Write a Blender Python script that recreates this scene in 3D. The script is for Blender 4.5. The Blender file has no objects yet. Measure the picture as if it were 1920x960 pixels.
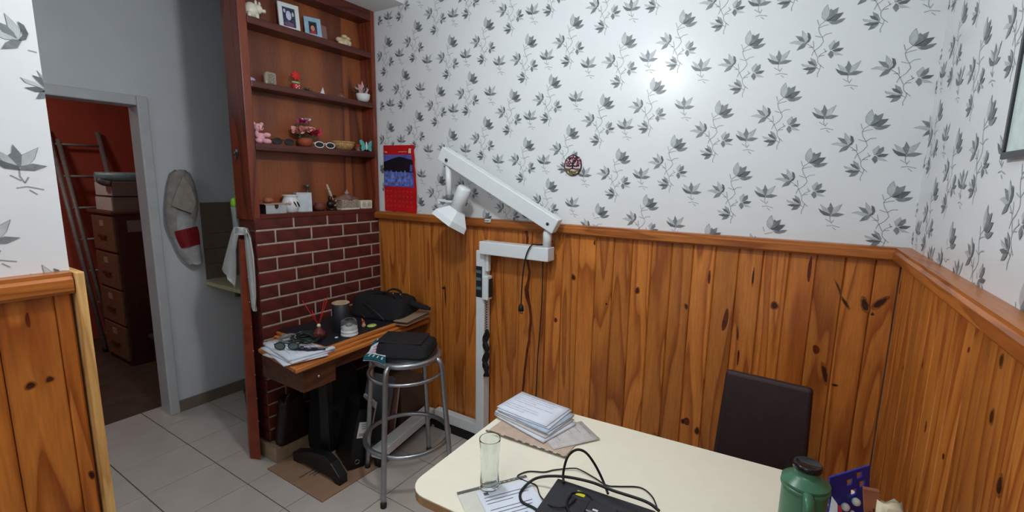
import bpy, math, random
from mathutils import Vector, Matrix
random.seed(7)
S = bpy.context.scene
COL = S.collection
R = math.radians

# ------------------------------------------------------------------ camera
F, YAW, PIT, ROL, H = 867.9, -0.5648, 0.1613, 0.0167, 1.5
def cam_axes():
    f = Vector((math.sin(YAW)*math.cos(PIT), math.cos(YAW)*math.cos(PIT), -math.sin(PIT)))
    r = Vector((math.cos(YAW), -math.sin(YAW), 0)); u = r.cross(f)
    return math.cos(ROL)*r+math.sin(ROL)*u, -math.sin(ROL)*r+math.cos(ROL)*u, f
AX = cam_axes()
cd = bpy.data.cameras.new('camera'); cam = bpy.data.objects.new('camera', cd); COL.objects.link(cam)
cd.sensor_width = 36; cd.lens = F/1920*36; cd.clip_start = .02
m = Matrix.Identity(4)
for i in range(3):
    m[i][0] = AX[0][i]; m[i][1] = AX[1][i]; m[i][2] = -AX[2][i]
m[2][3] = H
cam.matrix_world = m
S.camera = cam

# ------------------------------------------------------------------ light, world, exposure
S.view_settings.view_transform = 'Standard'; S.view_settings.look = 'None'
S.view_settings.gamma = 1; S.view_settings.use_curve_mapping = False
S.view_settings.exposure = 0.0
w = bpy.data.worlds.new('world'); S.world = w; w.use_nodes = True
w.node_tree.nodes['Background'].inputs[0].default_value = (.6, .7, .8, 1)
w.node_tree.nodes['Background'].inputs[1].default_value = .05
LAMP = Vector((-.85, .93, 2.27))
ld = bpy.data.lights.new('bulb_light', 'POINT'); ld.energy = 30; ld.color = (.93, .97, 1.0); ld.shadow_soft_size = .06
lo = bpy.data.objects.new('bulb_light', ld); COL.objects.link(lo); lo.location = LAMP - Vector((0, 0, .08))
# added fill behind the camera, no known lamp, evens out the room brightness
l2 = bpy.data.lights.new('rear_fill_light', 'AREA'); l2.energy = 16; l2.size = .9; l2.color = (.92, .96, 1.0)
l2o = bpy.data.objects.new('rear_fill_light', l2); COL.objects.link(l2o); l2o.location = (-.5, -1.0, 2.58)
# out-of-frame fill added to brighten the storeroom, stands for no known lamp
l3 = bpy.data.lights.new('storeroom_fill_light', 'AREA'); l3.energy = 6; l3.size = .25; l3.color = (1, .94, .9)
l3o = bpy.data.objects.new('storeroom_fill_light', l3); COL.objects.link(l3o); l3o.location = (-4.5, .5, 2.5)

l4 = bpy.data.lights.new('corridor_fill_light', 'AREA'); l4.energy = 5.5; l4.size = .5; l4.color = (.93, .97, 1.0)  # invented fill, added only to lift the corridor wall
l4o = bpy.data.objects.new('corridor_fill_light', l4); COL.objects.link(l4o); l4o.location = (-2.2, -.7, 2.58)

# ------------------------------------------------------------------ helpers
def ray(px, py):
    return AX[0]*((px-960)/F) + AX[1]*(-(py-480)/F) + AX[2]
def atX(px, py, x): d = ray(px, py); return Vector((0, 0, H)) + d*(x/d.x)
def atY(px, py, y): d = ray(px, py); return Vector((0, 0, H)) + d*(y/d.y)
def atZ(px, py, z): d = ray(px, py); return Vector((0, 0, H)) + d*((z-H)/d.z)

def lin(c):
    return tuple(((v/255)/12.92 if v/255 <= .04045 else ((v/255+.055)/1.055)**2.4) for v in c)
MATS = {}
def mat(name, col, rough=.6, metal=0, var=.06, vs=30, bump=0, bs=200, spec=.5, trans=0, ior=1.45, emit=0, alpha=1, sss=0):
    if name in MATS: return MATS[name]
    M = bpy.data.materials.new(name); M.use_nodes = True
    nt = M.node_tree; b = nt.nodes['Principled BSDF']
    c = lin(col)
    b.inputs['Roughness'].default_value = rough; b.inputs['Metallic'].default_value = metal
    b.inputs['Specular IOR Level'].default_value = spec
    b.inputs['Transmission Weight'].default_value = trans; b.inputs['IOR'].default_value = ior
    b.inputs['Alpha'].default_value = alpha
    tc = nt.nodes.new('ShaderNodeTexCoord')
    if var > 0:
        n = nt.nodes.new('ShaderNodeTexNoise'); n.inputs['Scale'].default_value = vs; n.inputs['Detail'].default_value = 4
        nt.links.new(tc.outputs['Object'], n.inputs['Vector'])
        r = nt.nodes.new('ShaderNodeValToRGB')
        r.color_ramp.elements[0].position = .3; r.color_ramp.elements[1].position = .7
        r.color_ramp.elements[0].color = (*[v*(1-var*2) for v in c], 1)
        r.color_ramp.elements[1].color = (*[min(1, v*(1+var*2)) for v in c], 1)
        nt.links.new(n.outputs['Fac'], r.inputs['Fac']); nt.links.new(r.outputs['Color'], b.inputs['Base Color'])
    else:
        b.inputs['Base Color'].default_value = (*c, 1)
    if bump > 0:
        n2 = nt.nodes.new('ShaderNodeTexNoise'); n2.inputs['Scale'].default_value = bs; n2.inputs['Detail'].default_value = 3
        nt.links.new(tc.outputs['Object'], n2.inputs['Vector'])
        bp = nt.nodes.new('ShaderNodeBump'); bp.inputs['Strength'].default_value = bump; bp.inputs['Distance'].default_value = .004
        nt.links.new(n2.outputs['Fac'], bp.inputs['Height']); nt.links.new(bp.outputs['Normal'], b.inputs['Normal'])
    if emit:
        b.inputs['Emission Color'].default_value = (*c, 1); b.inputs['Emission Strength'].default_value = emit
    MATS[name] = M
    return M

def wood(name, light, dark, axis='Z', rough=.35, ringscale=9, rnd=True, band=.5, dist=7, tint=.35, coat=0):
    """sawn board: long stretched rings, offset per object so every board differs"""
    M = bpy.data.materials.new(name); M.use_nodes = True
    nt = M.node_tree; L = nt.links.new; b = nt.nodes['Principled BSDF']
    tc = nt.nodes.new('ShaderNodeTexCoord'); mp = nt.nodes.new('ShaderNodeMapping')
    sc = {'Z': (1, 1, .085), 'X': (.085, 1, 1), 'Y': (1, .085, 1)}[axis]
    mp.inputs['Scale'].default_value = sc
    L(tc.outputs['Object'], mp.inputs['Vector'])
    oi = nt.nodes.new('ShaderNodeObjectInfo')
    mul = nt.nodes.new('ShaderNodeMath'); mul.operation = 'MULTIPLY'; mul.inputs[1].default_value = 37.0 if rnd else 0
    L(oi.outputs['Random'], mul.inputs[0])
    add = nt.nodes.new('ShaderNodeVectorMath'); add.operation = 'ADD'
    L(mp.outputs['Vector'], add.inputs[0]); L(mul.outputs[0], add.inputs[1])
    n = nt.nodes.new('ShaderNodeTexNoise'); n.inputs['Scale'].default_value = ringscale; n.inputs['Detail'].default_value = 1.5
    n.inputs['Roughness'].default_value = .4; n.inputs['Distortion'].default_value = .4
    L(add.outputs[0], n.inputs['Vector'])
    # contour lines of a smooth field = cathedral grain
    m1 = nt.nodes.new('ShaderNodeMath'); m1.operation = 'MULTIPLY'; m1.inputs[1].default_value = dist
    L(n.outputs['Fac'], m1.inputs[0])
    fr = nt.nodes.new('ShaderNodeMath'); fr.operation = 'FRACT'; L(m1.outputs[0], fr.inputs[0])
    rp = nt.nodes.new('ShaderNodeValToRGB'); e = rp.color_ramp.elements
    e[0].position = 0; e[0].color = (*lin(light), 1)
    e[1].position = 1; e[1].color = (*lin(light), 1)
    a = e.new(band); a.color = (*[x*.72+y*.28 for x, y in zip(lin(light), lin(dark))], 1)
    a = e.new(.86); a.color = (*lin(dark), 1)
    a = e.new(.9); a.color = (*[x*.6+y*.4 for x, y in zip(lin(light), lin(dark))], 1)
    L(fr.outputs[0], rp.inputs['Fac'])
    # fine pores
    n3 = nt.nodes.new('ShaderNodeTexNoise'); n3.inputs['Scale'].default_value = 160; n3.inputs['Detail'].default_value = 3
    L(add.outputs[0], n3.inputs['Vector'])
    mr = nt.nodes.new('ShaderNodeMapRange'); mr.inputs[1].default_value = .3; mr.inputs[2].default_value = .7
    mr.inputs[3].default_value = .82; mr.inputs[4].default_value = 1.1
    L(n3.outputs['Fac'], mr.inputs[0])
    # per board tone
    mr2 = nt.nodes.new('ShaderNodeMapRange'); mr2.inputs[3].default_value = 1-tint; mr2.inputs[4].default_value = 1+tint*.35
    wn = nt.nodes.new('ShaderNodeTexWhiteNoise'); wn.noise_dimensions = '1D'; L(oi.outputs['Random'], wn.inputs['W'])
    L(wn.outputs['Value'], mr2.inputs[0])
    mm = nt.nodes.new('ShaderNodeMath'); mm.operation = 'MULTIPLY'; L(mr.outputs[0], mm.inputs[0]); L(mr2.outputs[0], mm.inputs[1])
    vm = nt.nodes.new('ShaderNodeVectorMath'); vm.operation = 'SCALE'
    L(rp.outputs['Color'], vm.inputs[0]); L(mm.outputs[0], vm.inputs['Scale'])
    L(vm.outputs[0], b.inputs['Base Color'])
    b.inputs['Roughness'].default_value = rough
    b.inputs['Coat Weight'].default_value = coat; b.inputs['Coat Roughness'].default_value = .25
    MATS[name] = M
    return M

class MB:
    """collects shapes into one mesh; every shape takes a material slot m"""
    def __init__(s): s.v = []; s.f = []; s.m = []; s.s = []
    def add(s, vs, fs, m=0, sm=False):
        o = len(s.v); s.v += [Vector(v) for v in vs]
        for f in fs: s.f.append([i+o for i in f]); s.m.append(m); s.s.append(sm)
        return s
    def box(s, c, d, rot=None, m=0):
        vs = [Vector((x*d[0]/2, y*d[1]/2, z*d[2]/2)) for x in (-1, 1) for y in (-1, 1) for z in (-1, 1)]
        if rot is not None:
            if not isinstance(rot, Matrix): rot = Matrix.Rotation(rot[2], 3, 'Z') @ Matrix.Rotation(rot[1], 3, 'Y') @ Matrix.Rotation(rot[0], 3, 'X')
            vs = [rot @ v for v in vs]
        c = Vector(c)
        return s.add([v+c for v in vs], [(0, 1, 3, 2), (4, 6, 7, 5), (0, 4, 5, 1), (2, 3, 7, 6), (0, 2, 6, 4), (1, 5, 7, 3)], m)
    def bb(s, a, b, m=0):
        a = Vector(a); b = Vector(b); return s.box((a+b)/2, [abs(x) for x in (b-a)], None, m)
    def prism(s, pts, h, origin=(0, 0, 0), u=(1, 0, 0), v=(0, 1, 0), m=0):
        """outline pts in the u,v plane, thickened by h along u x v"""
        u = Vector(u).normalized(); v = Vector(v).normalized(); n = u.cross(v); o = Vector(origin); k = len(pts)
        vs = [o+u*p[0]+v*p[1] for p in pts] + [o+u*p[0]+v*p[1]+n*h for p in pts]
        fs = [list(range(k))[::-1], list(range(k, 2*k))] + [(i, (i+1) % k, (i+1) % k+k, i+k) for i in range(k)]
        return s.add(vs, fs, m)
    def flat(s, pts, origin=(0, 0, 0), u=(1, 0, 0), v=(0, 1, 0), m=0):
        u = Vector(u).normalized(); v = Vector(v).normalized(); o = Vector(origin)
        return s.add([o+u*p[0]+v*p[1] for p in pts], [list(range(len(pts)))], m)
    def lathe(s, prof, c=(0, 0, 0), n=24, axis=(0, 0, 1), m=0, sm=True, sx=1, sy=1, caps=True):
        ax = Vector(axis).normalized(); q = Vector((0, 0, 1)).rotation_difference(ax); c = Vector(c); vs = []; fs = []
        for r, z in prof:
            for i in range(n):
                a = 2*math.pi*i/n; vs.append(q @ Vector((r*math.cos(a)*sx, r*math.sin(a)*sy, z))+c)
        for j in range(len(prof)-1):
            for i in range(n):
                fs.append((j*n+i, j*n+(i+1) % n, (j+1)*n+(i+1) % n, (j+1)*n+i))
        s.add(vs, fs, m, sm)
        if caps:
            o = len(s.v)-len(vs)
            if prof[0][0] > 1e-5: s.f.append([o+i for i in range(n)][::-1]); s.m.append(m); s.s.append(False)
            if prof[-1][0] > 1e-5: s.f.append([o+(len(prof)-1)*n+i for i in range(n)]); s.m.append(m); s.s.append(False)
        return s
    def ball(s, c, r, m=0, n=14, k=8, rot=None):
        if not hasattr(r, '__len__'): r = (r, r, r)
        vs = []; fs = []; c = Vector(c)
        for j in range(k+1):
            t = math.pi*j/k
            for i in range(n):
                a = 2*math.pi*i/n; p = Vector((math.sin(t)*math.cos(a)*r[0], math.sin(t)*math.sin(a)*r[1], -math.cos(t)*r[2]))
                if rot is not None: p = rot @ p
                vs.append(p+c)
        for j in range(k):
            for i in range(n): fs.append((j*n+i, j*n+(i+1) % n, (j+1)*n+(i+1) % n, (j+1)*n+i))
        return s.add(vs, fs, m, True)
    def tube(s, pts, r, n=8, m=0, closed=False, smooth=3, flat=1):
        P = [Vector(p) for p in pts]
        if smooth > 1 and len(P) > 2:
            Q = []; k = len(P)
            for i in range(k if closed else k-1):
                p0 = P[(i-1) % k] if closed or i > 0 else P[0]; p1 = P[i]; p2 = P[(i+1) % k]
                p3 = P[(i+2) % k] if closed or i+2 < k else P[-1]
                for j in range(smooth):
                    t = j/smooth
                    Q.append(.5*((2*p1)+(p2-p0)*t+(2*p0-5*p1+4*p2-p3)*t*t+(3*p1-p0-3*p2+p3)*t**3))
            if not closed: Q.append(P[-1])
            P = Q
        k = len(P); vs = []; fs = []; up = None
        for i in range(k):
            t = (P[(i+1) % k]-P[i-1]) if closed else (P[min(i+1, k-1)]-P[max(i-1, 0)])
            t = t.normalized() if t.length > 1e-9 else Vector((0, 0, 1))
            if up is None: up = t.orthogonal().normalized()
            up = (up-t*up.dot(t)); up = up.normalized() if up.length > 1e-6 else t.orthogonal().normalized()
            w = t.cross(up)
            rr = r[i*len(r)//k] if hasattr(r, '__len__') else r
            for j in range(n):
                a = 2*math.pi*j/n; vs.append(P[i]+up*math.cos(a)*rr+w*math.sin(a)*rr*flat)
        for i in range(k if closed else k-1):
            for j in range(n):
                a = i*n; b = ((i+1) % k)*n; fs.append((a+j, a+(j+1) % n, b+(j+1) % n, b+j))
        if not closed: fs += [list(range(n))[::-1], [(k-1)*n+j for j in range(n)]]
        return s.add(vs, fs, m, True)
    def cyl(s, a, b, r, r2=None, n=16, m=0):
        a = Vector(a); b = Vector(b); r2 = r if r2 is None else r2
        return s.lathe([(r, 0), (r2, (b-a).length)], a, n, b-a, m)
    def build(s, name, mats, parent=None, bev=0, world=True, seg=2, sub=0, label=None):
        me = bpy.data.meshes.new(name)
        off = parent_origin(parent) if (parent is not None and world) else Matrix.Identity(4)
        inv = off.inverted() if (parent is not None and world) else off
        me.from_pydata([tuple(inv @ v) for v in s.v], [], s.f)
        if not isinstance(mats, (list, tuple)): mats = [mats]
        for q in mats: me.materials.append(q)
        me.polygons.foreach_set('material_index', s.m); me.polygons.foreach_set('use_smooth', s.s)
        me.update()
        o = bpy.data.objects.new(name, me); COL.objects.link(o)
        if parent is not None: o.parent = parent
        if sub:
            md = o.modifiers.new('sub', 'SUBSURF'); md.levels = sub; md.render_levels = sub
        if bev:
            md = o.modifiers.new('bevel', 'BEVEL'); md.width = bev; md.segments = seg; md.limit_method = 'ANGLE'; md.angle_limit = R(40)
        if label: o['label'] = label
        return o
def parent_origin(p):
    mt = Matrix.Identity(4)
    while p is not None:
        mt = (Matrix.Translation(p.location) @ p.rotation_euler.to_matrix().to_4x4()) @ mt
        p = p.parent
    return mt
def thing(name, label, cat, loc=(0, 0, 0), rz=0, group=None):
    o = bpy.data.objects.new(name, None); COL.objects.link(o); o.location = loc; o.rotation_euler = (0, 0, rz)
    o.empty_display_size = .05
    tag(o, label, cat, group); return o
def tag(o, label, cat, group=None):
    o['label'] = label; o['category'] = cat
    if group: o['group'] = group
    return o
def struct(o, label=None):
    o['kind'] = 'structure'
    if label: o['label'] = label
    return o
def solo(mb, name, mats, loc, label, cat, group=None, **k):
    """a thing that is one mesh, origin at loc, mesh given in world coordinates"""
    o = mb.build(name, mats, None, **k); v = Vector(loc)
    for q in o.data.vertices: q.co -= v
    o.location = v; tag(o, label, cat, group); return o
def rect(cx, cy, w, h): return [(cx-w/2, cy-h/2), (cx+w/2, cy-h/2), (cx+w/2, cy+h/2), (cx-w/2, cy+h/2)]
def circ(cx, cy, r, n=14, ry=None): return [(cx+r*math.cos(2*math.pi*i/n), cy+(ry or r)*math.sin(2*math.pi*i/n)) for i in range(n)]
def rrect(w, h, r, n=4):
    out = []
    for sx, sy, a0 in ((1, 1, 0), (-1, 1, 90), (-1, -1, 180), (1, -1, 270)):
        for i in range(n+1):
            a = R(a0+90*i/n); out.append((sx*(w/2-r)+r*math.cos(a), sy*(h/2-r)+r*math.sin(a)))
    return out

# ------------------------------------------------------------------ materials
paper_wall = mat('wallpaper_ground', (222, 226, 228), .33, var=.012, vs=3, bump=.06, bs=60, spec=.5)
pd = mat('print_dark_grey', (96, 103, 105), .4, var=.12, vs=60)
pm = mat('print_mid_grey', (148, 155, 156), .4, var=.1, vs=60)
pl = mat('print_pale_grey', (182, 188, 189), .4, var=.06, vs=60)
pine = wood('varnished_pine', (206, 126, 52), (156, 80, 26), tint=.22, rough=.38, coat=.15)
pine_rail = wood('pine_rail', (186, 110, 46), (144, 76, 28), axis='X', tint=.1)
pine_raily = wood('pine_rail_side', (186, 110, 46), (144, 76, 28), axis='Y', tint=.1)
pine_pale = wood('pale_pine_edge', (222, 178, 112), (196, 146, 84), tint=.05)
knot = mat('pine_knot', (58, 26, 12), .4, var=.3, vs=90)
knotring = mat('pine_knot_ring', (134, 74, 24), .4, var=.2, vs=90)
resin = mat('resin_streak', (92, 36, 10), .35, var=.25, vs=40)
mahog = wood('stained_shelf_wood', (96, 42, 30), (62, 24, 18), axis='Y', tint=.1, rough=.35)
mahogv = wood('stained_upright_wood', (132, 60, 38), (86, 36, 22), axis='Z', tint=.1, rough=.35)
back_ply = wood('shelf_back_veneer', (156, 88, 48), (92, 44, 28), axis='Z', tint=.12, dist=3, ringscale=5, rough=.4)
brickm = mat('dark_red_brick', (84, 32, 25), .55, var=.2, vs=14, bump=.25, bs=90)
brickm2 = mat('red_brick', (96, 34, 28), .55, var=.15, vs=14, bump=.25, bs=90)
mortar = mat('grey_mortar', (176, 162, 150), .9, var=.08, bump=.3)
tilem = mat('beige_floor_tile', (188, 180, 172), .28, var=.035, vs=6, bump=.02, bs=30)
groutm = mat('tile_grout', (84, 72, 64), .9)
tile_brown = mat('brown_store_tile', (84, 67, 55), .45, var=.12, vs=9)
paint = mat('corridor_paint', (212, 218, 223), .6, var=.02, vs=4)
ceilm = mat('ceiling_paint', (225, 226, 226), .7, var=.01)
redwall = mat('terracotta_red_paint', (190, 84, 62), .6, var=.05, vs=3)
framew = mat('door_frame_paint', (196, 200, 202), .45, var=.03, vs=10)
skirt = mat('corridor_skirting', (126, 112, 98), .5, var=.06)
white_metal = mat('white_enamel', (222, 228, 230), .3, var=.01)
white_pl = mat('white_plastic', (218, 222, 222), .4, var=.01)
black_rub = mat('black_rubber', (16, 16, 17), .55, var=.1)
black_pl = mat('black_plastic', (22, 22, 25), .35, var=.1)
black_fab = mat('black_fabric', (19, 19, 23), .85, var=.2, vs=50, bump=.4, bs=300)
chrome = mat('grey_satin_metal', (158, 162, 166), .3, metal=.85, var=.04)
steel = mat('polished_steel', (190, 192, 194), .2, metal=1, var=.02)
laminate = mat('cream_laminate', (234, 228, 208), .38, var=.008)
edgeband = mat('table_edge_band', (158, 126, 88), .5, var=.08)
papr = mat('white_paper', (214, 220, 230), .8, var=.015)
papr2 = mat('aged_paper', (200, 196, 190), .8, var=.03)
ink = mat('printed_ink', (96, 104, 120), .8, var=.1)
inkd = mat('dark_ink', (26, 28, 40), .7, var=.1)
cardb = mat('cardboard', (146, 116, 92), .85, var=.06, vs=12, bump=.15, bs=60)
glass = mat('clear_glass', (245, 250, 248), .02, var=0, trans=1, ior=1.45)
plglass = mat('clear_plastic', (235, 240, 240), .08, var=0, trans=.95, ior=1.2)
green_th = mat('green_enamel', (62, 112, 84), .3, var=.1, vs=14)
brown_chair = mat('dark_brown_leatherette', (44, 28, 28), .55, var=.08, bump=.15, bs=220)
blue_pl = mat('royal_blue_plastic', (18, 38, 150), .35, var=.04)
deskwood = wood('desk_wood', (128, 74, 38), (84, 44, 22), axis='Y', tint=.12, rough=.35)
drawerwood = wood('drawer_front_wood', (98, 54, 30), (66, 34, 18), axis='Y', tint=.1, rough=.4)
deskedge = wood('desk_edge_wood', (214, 136, 66), (168, 96, 42), axis='Y', tint=.1, rough=.3)
redm = mat('bright_red', (196, 30, 34), .5, var=.04)
pinkm = mat('pink_plush', (226, 168, 178), .9, var=.06, bump=.4)
terra = mat('terracotta', (150, 72, 44), .6, var=.08)
leafm = mat('leaf_green', (44, 78, 44), .5, var=.2)
creamc = mat('cream_ceramic', (222, 216, 196), .3, var=.05)
greycloth = mat('grey_cloth', (150, 144, 138), .9, var=.1, vs=25, bump=.5, bs=60)
towelm = mat('white_towel', (206, 210, 206), .95, var=.03, bump=.6, bs=250)

# ------------------------------------------------------------------ SETTING
ZC = 2.62
YB, YP, YR = 2.06, 2.04, 2.012       # wallpaper plane, plank fronts, rail front
XR0, XRS = .312, -.0149               # right wall x at y=YB and its slope per metre of y
ZR = 1.295                            # rail top

def xr(y): return XR0 + (YB-y)*.0149

# floor with tiles
TS = .3128; TX0, TY0 = -1.6743*H, .5*H
fl = MB().bb((-3.36, -1.7, -.08), (.6, 4.2, -.006)).bb((-5.6, -.8, -.08), (-3.36, 3.0, -.006))
floor = struct(fl.build('floor', groutm), 'beige ceramic tiled floor')
def mesh_box(name, d, mt, bev):
    o = MB().box((0, 0, 0), d).build(name, mt, None, bev=bev); me = o.data; bpy.data.objects.remove(o); return me
def chamfer_slab(w, d, h, c):
    b = MB(); hw, hd = w/2, d/2
    vs = [(-hw, -hd, -h), (hw, -hd, -h), (hw, hd, -h), (-hw, hd, -h), (-hw, -hd, -c), (hw, -hd, -c), (hw, hd, -c), (-hw, hd, -c),
          (-hw+c, -hd+c, 0), (hw-c, -hd+c, 0), (hw-c, hd-c, 0), (-hw+c, hd-c, 0)]
    fs = [(3, 2, 1, 0)] + [(i, (i+1) % 4, (i+1) % 4+4, i+4) for i in range(4)] + [(i+4, (i+1) % 4+4, (i+1) % 4+8, i+8) for i in range(4)] + [(8, 9, 10, 11)]
    return b.add(vs, fs)
o = chamfer_slab(TS-.0045, TS-.0045, .01, .0012).build('tile', tilem); tile_me = o.data; bpy.data.objects.remove(o)
def child_mesh(name, me, loc, parent, rot=(0, 0, 0)):
    o = bpy.data.objects.new(name, me); COL.objects.link(o); o.parent = parent; o.location = loc; o.rotation_euler = rot; return o
for i in range(-1, 13):
    for j in range(-5, 8):
        # along x the grid index steps towards +x, along y towards the back wall
        cx = TX0+(i-2.0+.5)*TS; cy = TY0+(j-1+.5)*TS
        if cx-TS/2 < -3.36+.0 and cx+TS/2 < -3.3: continue
        if cx > .55 or (cy < -.1) or (cx > -2.5 and cy > 2.1): continue
        if cx > -.6 and cy < .5: continue
        child_mesh('tile', tile_me, (cx, cy, random.uniform(-.0004, .0004)), floor)
o = chamfer_slab(.396, .396, .01, .0015).build('tile', tile_brown); btile = o.data; bpy.data.objects.remove(o)
for i in range(5):
    for j in range(6):
        child_mesh('tile', btile, (-3.565-.4*i, .3+.4*j, -.001+random.uniform(-.0004, .0004)), floor)

# wallpaper print -----------------------------------------------------------
K = .000375
PET = {  # outlines in sheet units, reference point (480,250)
 'sprig': [
  (2, [(440, 250), (420, 225), (422, 190), (440, 160), (462, 138), (470, 175), (478, 205), (455, 240)]),
  (0, [(450, 250), (475, 215), (480, 185), (490, 165), (505, 180), (548, 160), (535, 200), (500, 240), (460, 258)]),
  (0, [(455, 264), (500, 242), (530, 215), (585, 208), (560, 240), (525, 270), (500, 272)]),
  (0, [(476, 282), (520, 275), (560, 262), (600, 258), (570, 285), (530, 300), (498, 299)]),
  (2, [(452, 264), (490, 243), (512, 246), (500, 265), (475, 274)]),
  (2, [(255, 445), (235, 410), (240, 350), (260, 375), (275, 400), (262, 438)]),
  (0, [(262, 452), (284, 420), (280, 365), (300, 375), (306, 410), (290, 440)]),
  (0, [(250, 442), (210, 430), (178, 385), (225, 395), (245, 420)]),
  (2, [(248, 452), (200, 462), (170, 452), (130, 447), (170, 432), (215, 436)]),
  (0, [(267, 455), (240, 495), (180, 515), (205, 480), (232, 460)]),
  (2, [(470, 520), (462, 490), (500, 455), (508, 480), (485, 520)]),
  (0, [(480, 525), (505, 480), (542, 458), (540, 490), (515, 517)]),
  (0, [(488, 535), (530, 520), (575, 520), (545, 545), (505, 547)]),
  (0, [(470, 540), (447, 570), (468, 605), (490, 580), (484, 550)]),
  (2, [(485, 547), (510, 575), (558, 578), (530, 560)]),
  (1, [(335, 675), (305, 640), (300, 602), (330, 620), (342, 655)]),
  (0, [(326, 670), (285, 650), (270, 625), (305, 630), (330, 657)]),
  (2, [(320, 676), (270, 660), (225, 650), (235, 668), (290, 681)]),
  (0, [(342, 686), (270, 681), (222, 695), (260, 706), (310, 699)]),
  (0, [(330, 694), (280, 705), (255, 742), (300, 731), (325, 708)])],
 'single': [
  (0, [(755, 542), (700, 538), (675, 515), (660, 483), (700, 505), (750, 522)]),
  (0, [(768, 542), (820, 541), (873, 515), (820, 508), (775, 524)]),
  (2, [(755, 522), (705, 500), (685, 450), (720, 470), (750, 505)]),
  (0, [(760, 522), (736, 470), (750, 460), (765, 418), (785, 465), (770, 512)]),
  (2, [(775, 515), (790, 470), (855, 430), (830, 480), (800, 511)])]}
STM = {
 'sprig': [[(440, 265), (395, 295), (378, 325), (385, 370), (405, 410), (415, 450), (380, 495), (325, 535), (305, 575)],
  [(380, 325), (420, 310), (465, 300)], [(382, 300), (372, 250)], [(400, 412), (345, 395)], [(405, 412), (440, 385), (490, 378)],
  [(440, 535), (385, 565), (355, 600), (355, 640), (378, 670), (370, 700), (345, 745), (345, 775)], [(340, 685), (366, 702)],
  [(375, 665), (405, 692)], [(270, 460), (320, 500), (340, 550), (355, 590)], [(325, 440), (330, 500)], [(285, 495), (320, 497)], [(415, 515), (430, 545)], [(370, 580), (415, 575)]],
 'single': [[(757, 540), (750, 580), (762, 615)], [(712, 575), (750, 602)], [(785, 580), (762, 612)], [(718, 643), (765, 632), (832, 645)], [(770, 650), (797, 674)]]}
BASIS = {'sprig': [(.252, 1.963), (0, 2.079), (.165, 1.714), (-.103, 1.827)], 'single': [(.07, 1.903), (.015, 1.759), (.259, 1.623), (-.147, 1.964)]}
REFPT = {'sprig': (480, 250), 'single': (758, 490)}
def wallprint(mb, o, u, n, u0, u1, v0, v1, shift, slots):
    """o: wall origin (z=0); motifs at lattice (a, b) in wall coordinates"""
    o = Vector(o); u = Vector(u).normalized(); n = Vector(n).normalized()
    def P(x, z, e): return o+u*min(max(x, u0), u1)+Vector((0, 0, min(max(z, v0), v1)))+n*e
    for kind in ('sprig', 'single'):
        rx, ry = REFPT[kind]
        for bx, bz in BASIS[kind]:
            for i in range(-9, 9):
                for j in range(-5, 6):
                    X0 = bx+shift[0]-.4915*i; Z0 = bz+shift[1]+.066*i+.4915*j
                    if X0 < u0-.2 or X0 > u1+.2 or Z0 < v0-.25 or Z0 > v1+.25: continue
                    def W2(dx, dy): return (X0+(dx+.16*dy)*.00035, Z0-(dy+.06*dx)*K)
                    for pi, (c, poly) in enumerate(PET[kind]):
                        mx = sum(a for a, b in poly)/len(poly); my = sum(b for a, b in poly)/len(poly)
                        q = [W2(mx+(a-mx)*(1.22 if c else 1.14)-rx, my+(b-my)*(1.22 if c else 1.14)-ry) for a, b in poly]
                        if all(a <= u0 or a >= u1 or b <= v0 or b >= v1 for a, b in q): continue
                        if c:
                            q2 = [W2(mx+(a-mx)*1.34-rx, my+(b-my)*1.32-ry) for a, b in poly]
                            mb.add([P(a, b, .0005) for a, b in q2], [list(range(len(q2)))], slots[3])
                        mb.add([P(a, b, .0012 if c == 0 else .0009) for a, b in q], [list(range(len(q)))], slots[3] if (c == 0 and pi % 2) else slots[c])
                    for line in STM[kind]:
                        q = [W2(a-rx, b-ry) for a, b in line]
                        if any(a <= u0 or a >= u1 or b <= v0 or b >= v1 for a, b in q): continue
                        for (a, b), (c, d) in zip(q, q[1:]):
                            L = math.hypot(c-a, d-b) or 1; wx, wz = -(d-b)/L*.0011, (c-a)/L*.0011
                            mb.add([P(a+wx, b+wz, .0006), P(a-wx, b-wz, .0006), P(c-wx, d-wz, .0006), P(c+wx, d+wz, .0006)], [(0, 1, 2, 3)], slots[1])
WM = [paper_wall, pd, pm, pl, mat('print_soft_grey', (122, 129, 131), .4, var=.12, vs=60)]
mb = MB().bb((-2.46, YB, 0), (.5, YB+.14, ZC))
wallprint(mb, (0, YB, 0), (1, 0, 0), (0, -1, 0), -2.3, XR0, ZR-.03, ZC, (0, 0), (1, 2, 3, 4))
wall_back = struct(mb.build('wall_back', WM), 'white wall papered with grey flowers')
# right wall, very slightly out of square
mb = MB(); y1 = -1.6
vs = [(XR0, YB, 0), (xr(y1), y1, 0), (xr(y1)+.14, y1, 0), (XR0+.14, YB+.1, 0)]
mb.add(vs+[(a, b, ZC) for a, b, c in vs], [(0, 1, 2, 3), (7, 6, 5, 4), (0, 4, 5, 1), (1, 5, 6, 2), (2, 6, 7, 3), (3, 7, 4, 0)])
wallprint(mb, (XR0, YB, 0), (.0149, -1, 0), (-1, -.0149, 0), 0.0, 2.6, ZR-.03, ZC, (.70, -.17), (1, 2, 3, 4))
wall_right = struct(mb.build('wall_right', WM), 'right wall papered with grey flowers')
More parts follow.
